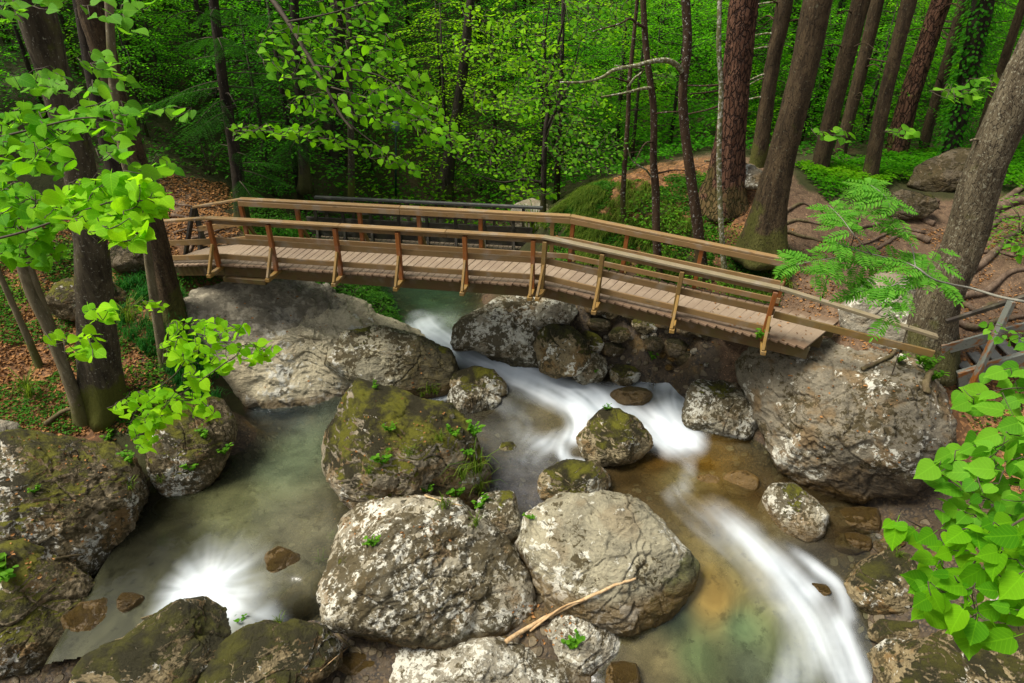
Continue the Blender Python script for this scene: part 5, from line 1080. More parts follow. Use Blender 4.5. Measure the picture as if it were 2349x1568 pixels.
for x, y, z, dark, u in trees_bg:
    lm = [t_ for a_, t_ in LMK if u >= a_ or a_ == 0][-1]; row = 'front row' if y < 21 else 'second row' if y < 25 else 'third row' if y < 31 else 'farthest row'
    sc = rs.uniform(.75, 1.25); tall = 'tall' if sc > 1.08 else 'middling' if sc > .92 else 'low'
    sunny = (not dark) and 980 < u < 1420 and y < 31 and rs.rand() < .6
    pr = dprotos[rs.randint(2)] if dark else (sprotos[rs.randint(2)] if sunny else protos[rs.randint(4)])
    o_ = put(pr, (x, y, z - .1), sc, rs.uniform(0, 6.3), tall + (' dark' if dark else ' sunlit yellow-green' if sunny else ' light') + ' young tree ' + lm + ', ' + row, 'young trees of the wood ' + lm); seen.setdefault(o_['label'], []).append((u, o_))
for l_, L_ in seen.items():
    if len(L_) > 1:
        for k, (u, o_) in enumerate(sorted(L_, key=lambda q_: q_[0])): o_['label'] = l_ + [', leftmost', ', second from left', ', third from left', ', fourth from left', ', fifth from left', ', sixth from left', ', rightmost'][min(k, 6)]
# airy high branches hanging into view from trees whose stems stand in the wood
# undergrowth carpet of the hillside
def carpet(n, xr, yr, mat, name, size, hmax, dens_scale=.5, thr=-.2, shape='rhomb', kind='stuff', seed=1, flt=None, width=.6, clump=1.0):
    r = np.random.RandomState(seed); X_ = r.uniform(*xr, n); Y_ = r.uniform(*yr, n); q_ = np.column_stack([X_, Y_, np.zeros(n)])
    d = fbm(q_ * dens_scale + seed, 3); ok = d > thr
    if flt is not None: ok &= flt(X_, Y_)
    X_, Y_, d = X_[ok], Y_[ok], d[ok]; n = len(X_)
    Z_ = gfast(X_, Y_); h = np.clip(d - thr, 0, 1) ** .5 * hmax * (.35 + .65 * r.rand(n) ** .5) * (.5 + .5 * clump * np.abs(fbm(np.column_stack([X_, Y_, Z_]) * 1.8, 2) * 2))
    az = r.uniform(0, 6.28, n); D_ = np.column_stack([np.cos(az), np.sin(az), r.uniform(-.45, .25, n)]); N_ = unit(np.array([0, -.15, 1]) + r.normal(0, .38, (n, 3)))
    s_ = size * r.uniform(.6, 1.25, n) 
    V, Fq = leaf_batch(np.column_stack([X_, Y_, Z_ + h + .01]), D_, N_, s_, shape, width)
    o = obj(name, leaf_mesh(name, [(V, Fq)], mat)); tag(o, kind=kind); return o
o = carpet(190000, (-42, 42), (18.5, 58), L_BACK, 'undergrowth', .16, 1.7, .35, -.6, 'quad', seed=2); tag(o, 'light green leafy undergrowth covering the slope behind the bridges', 'undergrowth')
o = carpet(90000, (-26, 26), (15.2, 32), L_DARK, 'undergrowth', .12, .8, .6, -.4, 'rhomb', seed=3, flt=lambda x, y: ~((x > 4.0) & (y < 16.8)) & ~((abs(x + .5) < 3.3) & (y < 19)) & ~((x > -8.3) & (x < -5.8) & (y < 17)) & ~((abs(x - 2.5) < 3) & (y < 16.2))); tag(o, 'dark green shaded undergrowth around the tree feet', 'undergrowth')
# herbs on left bank, bridge ends and the mound
def uvmask(*polys_):
    def f(X_, Y_):
        P3 = np.column_stack([X_, Y_, gfast(X_, Y_)]); d = P3[:, 1] * CP - (P3[:, 2] - CZ) * SP
        U_ = (P3[:, 0] / d * F + 512) / K; V_ = (341.5 - (P3[:, 1] * SP + (P3[:, 2] - CZ) * CP) / d * F) / K
        m = np.zeros(len(X_), bool)
        for pl in polys_: m |= inpoly(np.column_stack([U_, V_]), pl)
        return m
    return f
o = carpet(60000, (-13, -3), (7, 14), L_FLOOR, 'ground_cover', .060, .22, 1.1, -.05, 'hex', seed=4, flt=uvmask([(-200,560),(360,560),(480,640),(430,720),(520,900),(520,980),(200,1000),(-200,990)])); tag(o, 'low green herbs between the dead leaves on the left bank', 'ground cover')
o = carpet(52000, (-8, 0), (11.5, 17), L_FLOOR, 'ground_cover', .065, .35, .9, -.25, 'hex', seed=5, flt=uvmask([(560,470),(880,470),(930,560),(900,600),(600,570)], [(700,640),(880,650),(905,700),(935,760),(870,750),(760,690)])); tag(o, 'bramble-like green plants around the left half of the footbridge', 'ground cover')
o = carpet(90000, (0, 7.5), (11.3, 17.5), L_FLOOR, 'ground_cover', .06, .22, 1.3, -.12, 'hex', seed=6, flt=uvmask([(1240,420),(1400,420),(1640,400),(1650,640),(1500,690),(1280,660)], [(1640,560),(1800,600),(1800,720),(1640,690)])); tag(o, 'small green herbs scattered over the earth mound', 'ground cover')
o = carpet(60000, (6.5, 16), (12.3, 20), L_BACK, 'ground_cover', .085, .45, .8, -.25, 'hex', seed=7, flt=uvmask([(1820,380),(2420,330),(2420,440),(2230,440),(2050,420),(1990,470),(1900,470)])); tag(o, 'green ferny plants behind the path among the leaning spruces', 'ground cover')
o = carpet(16000, (5.5, 11), (5, 11), L_FLOOR, 'ground_cover', .05, .1, 1.5, .08, 'hex', seed=8, flt=uvmask([(2150,820),(2400,850),(2400,1100),(2230,1000)])); tag(o, 'sparse green herbs on the right bank below the metal bridge', 'ground cover')
# dead leaves
o = carpet(80000, (-14, -4), (6.5, 17), L_LITTER, 'leaf_litter', .075, .02, 1.5, -.25, 'rhomb', seed=9, flt=uvmask([(-300,470),(300,520),(380,400),(520,420),(560,520),(420,640),(430,740),(520,960),(200,1000),(-300,1000)])); tag(o, 'brown dead leaves strewn over the left bank and path', 'leaf litter')
o = carpet(50000, (0, 12), (6, 17), L_LITTER, 'leaf_litter', .06, .02, 1.3, -.05, 'rhomb', seed=10, flt=uvmask([(1250,400),(1700,380),(1850,560),(2349,500),(2420,900),(2400,1250),(2180,900),(1850,740),(1600,690),(1280,680)])); tag(o, 'brown dead leaves strewn over the mound and the right bank', 'leaf litter')

# grass
def grass_blades(P, L, n_each, r, spread, lean=.5, w=.006, down=None):
    m = len(P) * n_each; B = np.repeat(P, n_each, axis=0) + np.column_stack([r.normal(0, spread, m), r.normal(0, spread, m), np.zeros(m)])
    az = r.uniform(0, 6.28, m); dh = np.column_stack([np.cos(az), np.sin(az), np.zeros(m)]) * r.uniform(.15, lean * 1.6, m)[:, None]
    if down is not None: dh = dh + np.array(down)
    l = L * r.uniform(.5, 1.2, m)[:, None]; sd = np.column_stack([-np.sin(az), np.cos(az), np.zeros(m)]) * w
    up = np.array([0, 0, 1.])
    p1 = B + (dh * .35 + up * .6) * l; p2 = B + (dh * .9 + up * .8) * l; p3 = B + (dh * 1.35 + up * .55) * l
    V = np.stack([B - sd, B + sd, p1 - sd, p1 + sd, p2 - sd * .7, p2 + sd * .7, p3], 1).reshape(-1, 3)
    i = np.arange(m)[:, None] * 7
    return V, np.concatenate([i + np.array([[0, 1, 3, 2]]), i + np.array([[2, 3, 5, 4]])]), i + np.array([[4, 5, 6]])
def grass_patch(poly, n, L, n_each, mat, name, seed, xr, yr, **k):
    r = np.random.RandomState(seed); X_ = r.uniform(*xr, n * 6); Y_ = r.uniform(*yr, n * 6); m = uvmask(poly)(X_, Y_) & (fbm(np.column_stack([X_, Y_, 0 * X_]) * 1.4 + seed, 2) > -.12)
    X_, Y_ = X_[m][:n], Y_[m][:n]; P_ = np.column_stack([X_, Y_, gfast(X_, Y_) - .01])
    V, Q, T = grass_blades(P_, L, n_each, r, .03, **k); o = obj(name, mesh_np(name, V, [Q, T], mat)); tag(o, kind='stuff'); return o
o = grass_patch([(1240,440),(1330,410),(1480,420),(1600,520),(1640,620),(1500,640),(1350,610),(1260,600)], 1500, .22, 12, L_GRASS, 'grass', 1, (.3, 6), (12, 17), down=(-.3, -.7, -.35)); tag(o, 'yellow-green drooping grass on the face of the mound', 'grass')
o = grass_patch([(1640,620),(1720,600),(1810,640),(1830,720),(1660,690)], 500, .16, 12, L_GRASS, 'grass', 2, (3.5, 6.5), (10.5, 13.5), down=(-.2, -.6, -.2)); tag(o, 'yellow-green grass beside the right end of the footbridge', 'grass')
o = grass_patch([(350,640),(430,700),(470,830),(520,900),(480,960),(390,860),(400,760)], 500, .30, 12, L_GRASSD, 'grass', 3, (-8, -5), (9.5, 13)); tag(o, 'deep green long grass behind the lower-left linden sprays', 'grass')
o = grass_patch([(250,660),(350,640),(370,700),(380,860),(270,760)], 300, .28, 12, L_GRASSD, 'grass', 4, (-9, -6), (9.5, 13)); tag(o, 'deep green grass between the beech and the brown spruce', 'grass')
o = grass_patch([(540,500),(620,530),(660,580),(570,560)], 160, .25, 12, L_GRASS, 'grass', 5, (-7, -4), (12, 16)); tag(o, 'green grass beside the left end of the footbridge', 'grass')

# separate tufts and herbs on the boulders
M_STEM = plain('green_stem', (0.10, 0.16, 0.03), 0.6, 0.3, 20)
def tuft_mesh(seed, L=.16, n=26, mat=L_GRASS, sp=.02):
    r = np.random.RandomState(seed); V, Q, T = grass_blades(np.zeros((1, 3)), L, n, r, sp, lean=.6, w=.004); return mesh_np('blade', V, [Q, T], mat)
def herb_mesh(seed, h=.14, n=18, leaf=.045):
    r = np.random.RandomState(seed); P, D = [], []
    for s_ in range(6):
        az = r.uniform(0, 6.28); d = np.array([math.cos(az) * .7, math.sin(az) * .7, 1.]) * h * r.uniform(.5, 1.1)
        for k in range(n // 3):
            q_ = .35 + .65 * k / (n // 3); P.append(d * q_ + r.normal(0, .008, 3)); a2 = r.uniform(0, 6.28); D.append([math.cos(a2), math.sin(a2), .1])
    P = np.array(P); N = unit(np.array([0, 0, 1.]) + r.normal(0, .3, (len(P), 3))); V, Fq = leaf_batch(P, np.array(D), N, leaf * r.uniform(.6, 1.2, len(P)), 'hex', .75); a = Acc(); a.add(V, Fq)
    for k in range(0, len(P)): a.tube(np.array([[0, 0, -.02], P[k] * .5, P[k]]), .0025, 3)
    return a.mesh('leaf', L_LIGHT, False)
T_ME = [tuft_mesh(k) for k in range(3)]; TL_ME = [tuft_mesh(k + 9, .26, 34) for k in range(2)]; H_ME = [herb_mesh(k) for k in range(4)]
bpy.context.view_layer.update()
def on_rock(u, v, me, label, cat, name, sc=1.0, rot=0.0, group=None):
    p, n, ob = rc(u, v); o = obj(name, me, None, p - n * .005); o.rotation_euler = (0, 0, rot); o.scale = (sc * 1.5,) * 3; tag(o, label, cat, group); return o
rr_ = random.Random(8)
for u, v, sc in [(985,900,1.1),(970,908,.9),(1000,903,.9)]: on_rock(u, v, T_ME[rr_.randint(0, 2)], 'grass tuft growing beside the small white fall behind the central boulder', 'grass tuft', 'grass_tuft', sc, rr_.uniform(0, 6), 'grass tufts beside the small white fall')
for u, v, sc, me, lab, cat in [(1090,1085,1.5,TL_ME[0],'largest grass tuft, on the right edge of the central mossy boulder','grass tuft'),(1060,1100,1.0,TL_ME[1],'grass tuft just left of the largest one on the central mossy boulder','grass tuft'),
        (940,1045,.8,T_ME[0],'grass tuft in the middle of the central mossy boulder','grass tuft'),(1100,1130,1.1,TL_ME[1],'grass tuft at the lower right rim of the central mossy boulder','grass tuft'),(1010,1010,.9,T_ME[1],'pale thin grass tuft beside the herbs on the central boulder','grass tuft'),
        (845,1085,.8,T_ME[2],'small grass tuft at the left side of the central mossy boulder','grass tuft'),(1020,1165,.9,T_ME[0],'grass tuft in the gap between the central mossy and the crusted boulder','grass tuft'),
        (735,1290,.8,T_ME[1],'grass tuft on the upper left shoulder of the crusted boulder','grass tuft'),(762,1235,.7,T_ME[2],'pale grass tuft high on the left of the crusted boulder','grass tuft'),
        (625,1420,.8,T_ME[0],'grass tuft on top of the dark mossy oval boulder','grass tuft'),(640,1428,.6,T_ME[1],'tiny grass tuft right of the one on the dark mossy oval boulder','grass tuft'),
        (2045,1262,.9,T_ME[2],'bright grass tuft above the dark moss-covered boulder at right','grass tuft'),(2060,1275,.6,T_ME[0],'small grass tuft at the top of the dark moss-covered boulder at right','grass tuft'),
        (385,960,1.3,TL_ME[0],'dark drooping grass tuft above the overhanging ivy boulder','grass tuft'),(300,1120,.8,T_ME[1],'grass tuft on the right rim of the wide mossy boulder','grass tuft'),(370,1105,.9,T_ME[2],'grass tuft beside the ivy on the overhanging boulder','grass tuft'),
        (70,910,1.4,TL_ME[1],'bright grass tuft among dead leaves on the left bank','grass tuft'),(300,740,1.4,TL_ME[0],'long grass tuft beside the slim grey sapling','grass tuft'),(1090,1205,.8,T_ME[0],'fern-like tuft between the crusted boulder and the small upright stone','grass tuft'),
        (1225,535,2.0,TL_ME[0],'grass clump hanging at the right end of the far dark bridge','grass tuft')]:
    on_rock(u, v, me, lab, cat, 'grass_tuft', sc, rr_.uniform(0, 6))
for u, v, sc, lab in [(1085,1000,1.2,'leafy herb on the top right corner of the central mossy boulder'),(1075,1045,1.1,'leafy herb halfway down the right rim of the central mossy boulder'),(1040,1000,.9,'low herb left of the corner herb on the central boulder'),(895,990,.8,'low herb creeping on the upper middle of the central boulder'),
        (880,1065,1.1,'pale green rosette herb left of centre on the central boulder'),(1050,1140,1.1,'herb on the lower right of the central mossy boulder'),(980,1130,.8,'small herb near the foot of the central mossy boulder'),(1100,1165,1.1,'herb beside the small upright grey stone'),
        (855,1255,.8,'small bright herb on the upper left of the crusted boulder'),(840,1250,.5,'tiny herb on the upper left of the crusted boulder'),(1310,1490,1.3,'thin green herb growing in front of the pale grey boulder'),(1215,1190,.7,'herb on the left tip of the pale boulder'),
        (1392,940,.6,'tiny herb on top of the pointed boulder'),(545,1430,1.0,'herb on the wet ochre rock at the bottom'),(575,1415,.8,'slim herb between the two bottom rocks'),(1495,825,.9,'bright little plant on the low dark rock in the shade'),(1735,775,1.2,'small fern at the foot of the last railing post'),
        (300,1060,1.2,'herb on the right shoulder of the wide mossy boulder'),(330,1035,1.3,'tall herb between the wide mossy and the overhanging boulder'),(15,1330,1.6,'leafy plant at the left edge below the wide mossy boulder'),(250,1010,1.0,'herb on the top of the wide mossy boulder'),(2060,830,.9,'herb on the roots above the huge brown rock'),
        (2125,850,1.4,'green herb patch at the right shoulder of the huge brown rock'),(2110,830,1.0,'small herb by the foot of the leaning grey trunk'),(2140,870,1.2,'herb below the leaning grey trunk'),(860,890,.6,'small herb on the crest of the central mossy boulder'),(1365,855,.5,'tiny herb on the yellowish speckled rock'),
        (470,1005,1.0,'ivy-like herb on top of the overhanging boulder'),(515,1040,1.0,'ivy-like herb at the right edge of the overhanging boulder'),(440,1080,.9,'ivy-like herb hanging on the face of the overhanging boulder'),(80,1130,.6,'tiny herb in the middle of the wide mossy boulder')]:
    on_rock(u, v, H_ME[rr_.randint(0, 3)], lab, 'herb', 'herb', sc, rr_.uniform(0, 6))
# shrubs with bigger leaves
def shrub_mesh(seed, n=260, rad=.5, leaf=.075, mat=L_FLOOR, h=.6):
    r = np.random.RandomState(seed); th = r.uniform(0, 6.28, n); q_ = r.rand(n) ** .5; z = h * (.25 + .75 * r.rand(n)) * (1 - .5 * q_ ** 2)
    P = np.column_stack([np.cos(th) * q_ * rad, np.sin(th) * q_ * rad, np.round(z * 7) / 7 + r.normal(0, .02, n)]); D = np.column_stack([np.cos(th + r.normal(0, .7, n)), np.sin(th + r.normal(0, .7, n)), r.uniform(-.4, .05, n)])
    V, Fq = leaf_batch(P, D, unit(np.array([0, 0, 1.]) + r.normal(0, .25, (n, 3))), leaf * r.uniform(.6, 1.2, n), 'hex', .6); return leaf_mesh('foliage', [(V, Fq)], mat)
S_ME = [shrub_mesh(k) for k in range(3)]; SB_ME = [shrub_mesh(k + 5, 300, .55, .07, L_LIGHT, .8) for k in range(2)]
stem_a = Acc()
for k in range(7):
    a_ = k * .9; stem_a.tube(np.array([[0, 0, -.05], [math.cos(a_) * .12, math.sin(a_) * .12, .3], [math.cos(a_) * .35, math.sin(a_) * .35, .5]]), np.array([.008, .006, .003]), 4)
ST_ME = stem_a.mesh('stem', M_TWIG, True)
def shrub(u, v, me, sc, lab, group=None, y=None):
    p = hit(u, v) if y is None else aty(u, v, y); t = thing('shrub', lab, 'shrub', p, group); t.scale = (sc,) * 3; t.rotation_euler = (0, 0, rr_.uniform(0, 6)); obj('foliage', me, t); obj('stem', ST_ME, t); return t
for u, v, sc, m_, lab in [(440,650,.9,0,'low shrub right of the brown spruce foot under the footbridge'),(470,655,.7,1,'second low shrub against the pale slab'),(700,530,1.0,0,'shrub behind the left half of the footbridge railing'),(790,535,1.1,1,'shrub seen through the second bay of the footbridge railing'),(870,540,1.1,2,'shrub seen through the third bay of the footbridge railing'),
        (940,535,.8,0,'shrub seen through the fourth bay of the footbridge railing'),(740,655,1.0,1,'shrub under the footbridge above the pale slab'),(810,690,.9,2,'shrub on the rim of the pale slab beside the green pool'),(870,730,.7,0,'lowest shrub on the rim of the pale slab'),(650,545,.9,2,'shrub right behind the left kink of the footbridge'),
        (590,430,1.2,0,'shrub beside the slender dark spruce'),(480,400,1.3,1,'shrub above the leaf-strewn path'),(660,440,1.2,2,'shrub left of the far dark bridge'),(350,410,1.2,0,'shrub in the shade behind the slim grey sapling')]:
    shrub(u, v, S_ME[m_], sc, lab)
for u, v, sc, m_, lab in [(1490,530,1.2,0,'bright shrub left of the white-flecked trunk on the mound'),(1525,560,1.0,1,'bright shrub right of the white-flecked trunk'),(1540,610,.8,0,'bright low shrub behind the right railing'),(1490,625,.7,1,'small bright shrub at the foot of the mound'),(1640,430,.6,0,'small bright shrub at the pine foot'),
        (1660,560,.7,1,'small shrub on the dark hollow below the pine'),(1300,620,.7,0,'bright plant under the railing kink'),(1620,665,.8,0,'bright plants between the mound and the lower railing'),(1690,680,.7,1,'bright plants beside the last railing bay'),(120,620,1.2,0,'bright plant in front of the mossy pale rock on the left bank'),
        (60,700,.8,1,'bright low plant at the far left of the bank'),(320,900,.9,0,'bright herb clump at the foot of the slim grey sapling'),(1200,430,1.5,1,'bright shrub left of the mound above the far dark bridge'),(1100,440,1.5,0,'bright shrub on the orange leaf slope'),(2340,540,1.3,1,'bright shrub at the right edge above the roots'),(2330,590,1.0,0,'lower bright shrub at the right edge above the roots')]:
    shrub(u, v, SB_ME[m_], sc, lab)

# ivy on tree Y
t, P_, r_ = TR['Y']; rI = np.random.RandomState(4); nI = 5200; k = rI.randint(0, len(P_), nI); az = rI.uniform(0, 6.28, nI); nv = np.column_stack([np.cos(az), np.sin(az), rI.normal(0, .3, nI)])
V, Fq = leaf_batch(P_[k] + nv * (r_[k] * rI.uniform(1.0, 2.2, nI))[:, None] + np.column_stack([0 * az, 0 * az, rI.uniform(-.2, .2, nI)]), np.column_stack([nv[:, 0], nv[:, 1], -1 + 0 * az]), nv, .08, 'hex', .8)
obj('ivy', leaf_mesh('ivy', [(V, Fq)], L_DARK, origin=np.array(t.location)), t)['kind'] = 'stuff'

# spruce boughs on tree H and the dark spruce behind it
def bough_set(t, P, zlo, zhi, nb, Lr, seed, dens=1.0, name='crown'):
    r = np.random.RandomState(seed); PP, DD, NN = [], [], []; lb = Acc()
    for b in range(nb):
        k = r.randint(len(P)); 
        if not (zlo < P[k][2] < zhi): continue
        az = r.uniform(0, 6.28); L = r.uniform(*Lr); dr_ = r.uniform(.3, 1.1); n = 12; s = np.linspace(0, 1, n); dh = np.array([math.cos(az), math.sin(az), 0]); sd = np.array([-dh[1], dh[0], 0])
        B = P[k] + np.outer(s * L, dh) + np.outer(.08 * s - .33 * dr_ * L * s ** 1.7, [0, 0, 1]); lb.tube(B[::3], np.linspace(.016, .004, 4), 4)
        for q_ in np.linspace(.12, 1, int(L * 15 * dens)):
            kk = min(int(q_ * (n - 1)), n - 2); base = B[kk] + (B[kk + 1] - B[kk]) * (q_ * (n - 1) - kk)
            for sg in (-1, 1):
                tl_ = L * .34 * math.sin(math.pi * (.15 + .8 * q_)) * r.uniform(.6, 1.2) + .06; td = unit(dh * .75 + sd * sg * .8 + np.array([0, 0, r.uniform(-.5, -.1)]))
                m = max(3, int(tl_ / .035)); a = np.linspace(0, 1, m); pp = base + np.outer(a * tl_, td) - np.outer(.25 * tl_ * a ** 2, [0, 0, 1])
                for s2 in (-1, 1):
                    PP.append(pp); DD.append(np.tile(td * .8 + np.cross(td, [0, 0, 1.]) * s2 * .7, (m, 1))); NN.append(np.tile([0, 0, 1.], (m, 1)) + r.normal(0, .3, (m, 3)))
    V, Fq = leaf_batch(np.vstack(PP), np.vstack(DD), np.vstack(NN), .062, 'quad', .20)
    obj(name, leaf_mesh(name, [(V, Fq)], L_NEEDLE, origin=np.array(t.location)), t); obj('bough', lb.mesh('bough', M_TWIG, True, origin=np.array(t.location)), t)['kind'] = 'stuff'
bough_set(TR['H'][0], TR['H'][1], 3.4, 11, 70, (.5, 1.9), 3, .8)
tS = tree_from_px([(700,420),(690,250),(680,100),(675,0)], [24,22,20,18], M_DARKBARK, 'dark spruce with drooping needle boughs right of the slender dark spruce', 'spruce', 'spruce', y0=17.5, seed=61)
bough_set(tS[0], tS[1], 4.2, 11, 50, (.5, 1.9), 5, .8)
tS2 = tree_from_px([(1815,300),(1820,150),(1830,0)], [18,16,14], M_DARKBARK, 'dark spruce with needle boughs far behind the plated pine', 'spruce', 'spruce', y0=22, seed=62)
bough_set(tS2[0], tS2[1], 6, 14, 50, (1.0, 2.4), 6, .7)

# ------------------------------------------------------------------ big leaved sprays in the foreground
def linden_leaf(seed, mat):
    """heart-shaped toothed leaf lying in its local xy plane, stalk at the origin, tip along +y, length 1"""
    r = random.Random(seed); out = [(0.0, .06), (.14, .0), (.30, .05), (.42, .20), (.46, .38), (.40, .58), (.27, .78), (.10, .93), (0, 1.08)]
    cup = r.uniform(.05, .20); dr = r.uniform(.05, .28); tw = r.uniform(-.12, .12); asy = r.uniform(.9, 1.1)
    V = []; 
    def z(x, y): return abs(x) * cup - dr * y * y + tw * x * y + .02 * math.sin(9 * y + 3 * x)
    mid = [(0, y) for y in (.06, .28, .52, .78, 1.08)]
    for x, y in mid: V.append((0, y, z(0, y)))
    R_ = []; L_ = []
    for sgn, lst in ((1, R_), (-1, L_)):
        for x, y in out[1:-1]:
            x2 = x * sgn * (asy if sgn > 0 else 2 - asy); y2 = y + r.uniform(-.012, .012); lst.append(len(V)); V.append((x2, y2, z(x2, y2)))
    Fc = []
    for lst, flip in ((R_, False), (L_, True)):
        ids = [0, *lst, 4]; m = [0, 1, 1, 1, 2, 2, 3, 3, 4]
        for i in range(len(ids) - 1):
            a, b = m[i], m[min(i + 1, 8)]
            f = [a, ids[i], ids[i + 1]] if a == b else [a, ids[i], ids[i + 1], b]
            f2 = []
            for q_ in f:
                if q_ not in f2: f2.append(q_)
            if len(f2) > 2: Fc.append(f2[::-1] if flip else f2)
    # stalk
    n0 = len(V); V += [(-.012, -.32, -.05), (.012, -.32, -.05), (.012, .07, z(0, .06)), (-.012, .07, z(0, .06))]; Fc.append([n0, n0 + 1, n0 + 2, n0 + 3])
    me = bpy.data.meshes.new('leaf'); me.from_pydata(V, [], Fc); me.materials.append(mat)
    for p_ in me.polygons: p_.use_smooth = True
    return me
LM = {m.name: [linden_leaf(k, m) for k in range(6)] for m in (L_LINDEN, L_LINDENB, L_LINDENC)}
def spray(label, polys_, t0, mat, size, spacing, seed, nrm=(0, -.35, 1), slope=0.0, hang=0.0, stems=(), name='branch', tvar=.12, maxn=300, dirs=(1, -.4), bark=M_TWIG, cat='branch'):
    """a leafy branch: the leaves lie in gently tilted layers at distance t0 from the eye"""
    r = np.random.RandomState(seed); pts = []
    for pi, pl in enumerate(polys_):
        A = np.array(pl, float); lo, hi = A.min(0), A.max(0); got = []
        for _ in range(int(12 * (hi - lo).prod() / spacing ** 2) + 60):
            p = r.uniform(lo, hi)
            if inpoly(p[None], pl)[0] and all((p[0] - g[0]) ** 2 + ((p[1] - g[1]) * 1.5) ** 2 > spacing ** 2 for g in got): got.append(p)
        pts += [(g[0], g[1], pi, A.mean(0)) for g in got]
    r.shuffle(pts) if False else None
    pts = pts[:maxn]; c0 = att(pts[0][0], pts[0][1], t0); t = thing(name, label, cat, c0)
    pm_ = [att(*np.array(pl, float).mean(0), t0 + r.uniform(-tvar, tvar)) for pl in polys_]
    nv = unit(np.array(nrm, float)); bases = []
    for u, v, pi, mu in pts:
        d = ray(u, v); n_ = unit(nv + np.array([0, -.55, 0])); dist = (pm_[pi] - CAM).dot(n_) / d.dot(n_)
        dist = np.clip(dist, t0 * .78, t0 * 1.25) * (1 + r.normal(0, .022)); P_ = CAM + d * dist
        nn = unit(nv + r.normal(0, .46, 3)); az = np.array([dirs[0] + r.normal(0, .55), dirs[1] + r.normal(0, .55), -.25 - hang + r.normal(0, .15)]); az = unit(az - nn * az.dot(nn))
        xx = np.cross(az, nn); s_ = size * r.uniform(.55, 1.3)
        M_ = Matrix(((xx[0], az[0], nn[0], 0), (xx[1], az[1], nn[1], 0), (xx[2], az[2], nn[2], 0), (0, 0, 0, 1))) 
        o = obj('leaf', LM[mat.name][r.randint(6)], t); off = P_ - az * s_ * .5 - c0
        M_ = Matrix.Translation(Vector(off)) @ M_ @ Matrix.Diagonal((s_, s_, s_, 1)); o.matrix_local = M_
        bases.append((P_ - az * s_ * .8, pi, u))
    a = Acc()
    for st in stems:
        W = [att(u, v, t0 * f) for u, v, f in st[0]]; a.tube(spline(W, 6), np.linspace(st[1], st[2], 6 * (len(W) - 1) + 1), 6)
    # twigs join neighbouring leaf stalks in every layer
    for pi in range(len(polys_)):
        L_ = sorted([b for b in bases if b[1] == pi], key=lambda b: b[0][0] * dirs[0] + b[0][1] * dirs[1])
        if len(L_) < 3: continue
        B = np.array([b[0] for b in L_]); done = [0]
        for i in range(1, len(B)):
            j = min(done, key=lambda k: np.linalg.norm(B[k] - B[i]) + .02); done.append(i)
            if np.linalg.norm(B[i] - B[j]) < size * 7: a.tube(np.array([B[j], (B[i] + B[j]) / 2 - [0, 0, size * .06], B[i]]), np.array([.0035, .003, .002]) * (t0 / 5) ** .5, 4)
    if a.n: obj('twig', a.mesh('twig', bark, True, origin=c0), t)['kind'] = 'stuff'
    return t
spray('bright green linden branch in the left foreground, its lowest and brightest spray', [[(75,485),(150,435),(230,405),(300,395),(370,430),(385,465),(345,515),(250,540),(150,515)], [(230,520),(300,500),(350,540),(320,570),(260,560)]], 3.1, L_LINDENB, .074, 13.5, 1, stems=[([(-60,560,1),(60,530,1),(200,480,1),(300,450,1)], .007, .003)])
spray('left foreground linden branch with large mid-green leaves in the second layer', [[(0,265),(60,240),(150,250),(240,235),(310,255),(300,290),(220,300),(310,300),(290,330),(200,300),(110,330),(0,330)], [(0,330),(60,325),(150,340),(160,380),(130,405),(60,400),(0,410)]], 3.4, L_LINDEN, .075, 15.5, 2, stems=[([(-60,330,1),(60,300,1),(200,270,1),(300,290,1)], .008, .003)])
spray('top left linden branch crossing the thick dark beech trunk', [[(20,180),(120,165),(160,175),(160,205),(230,190),(250,215),(150,215),(60,210)], [(190,150),(240,140),(270,155),(230,175)], [(0,0),(45,0),(60,40),(0,50)], [(90,0),(130,0),(120,30)]], 4.2, L_LINDENC, .085, 15, 3)
spray('left edge linden branch with yellow-green leaves below the bright spray', [[(-20,420),(60,430),(110,470),(140,520),(90,560),(-20,540)], [(0,540),(110,550),(160,580),(100,610),(0,600)]], 3.6, L_LINDEN, .075, 14, 4)
spray('narrow linden spray reaching right across the brown spruce trunk', [[(285,395),(330,372),(410,380),(412,395),(350,405),(300,412)], [(300,405),(345,415),(375,445),(345,450)], [(225,330),(270,335),(300,360),(250,365)]], 3.9, L_LINDENC, .085, 15, 5)
spray('linden twig with pale leaves in front of the dark slope left of the footbridge', [[(262,252),(330,240),(400,243),(445,262),(440,276),(380,262),(300,268)], [(215,120),(255,112),(262,165),(225,165)], [(255,170),(300,175),(320,195),(270,200)]], 4.6, L_LINDENC, .10, 20, 6)
spray('linden leaves at the top left beside the slim grey sapling', [[(180,0),(255,0),(250,45),(200,50)], [(280,0),(345,0),(338,34),(290,25)], [(255,40),(300,45),(340,85),(280,80)]], 4.6, L_LINDENC, .105, 26, 7)
spray('lower left linden spray hanging over the pale slab', [[(372,785),(400,735),(460,732),(540,738),(575,755),(560,772),(505,790),(620,782),(638,800),(600,838),(540,828),(520,852),(480,850),(440,832),(400,842),(380,815)]], 5.6, L_LINDENB, .085, 13, 8, nrm=(0, -.15, 1), stems=[([(350,900,1.05),(400,860,1.02),(460,800,1),(600,795,1)], .006, .002)], maxn=200, tvar=.02)
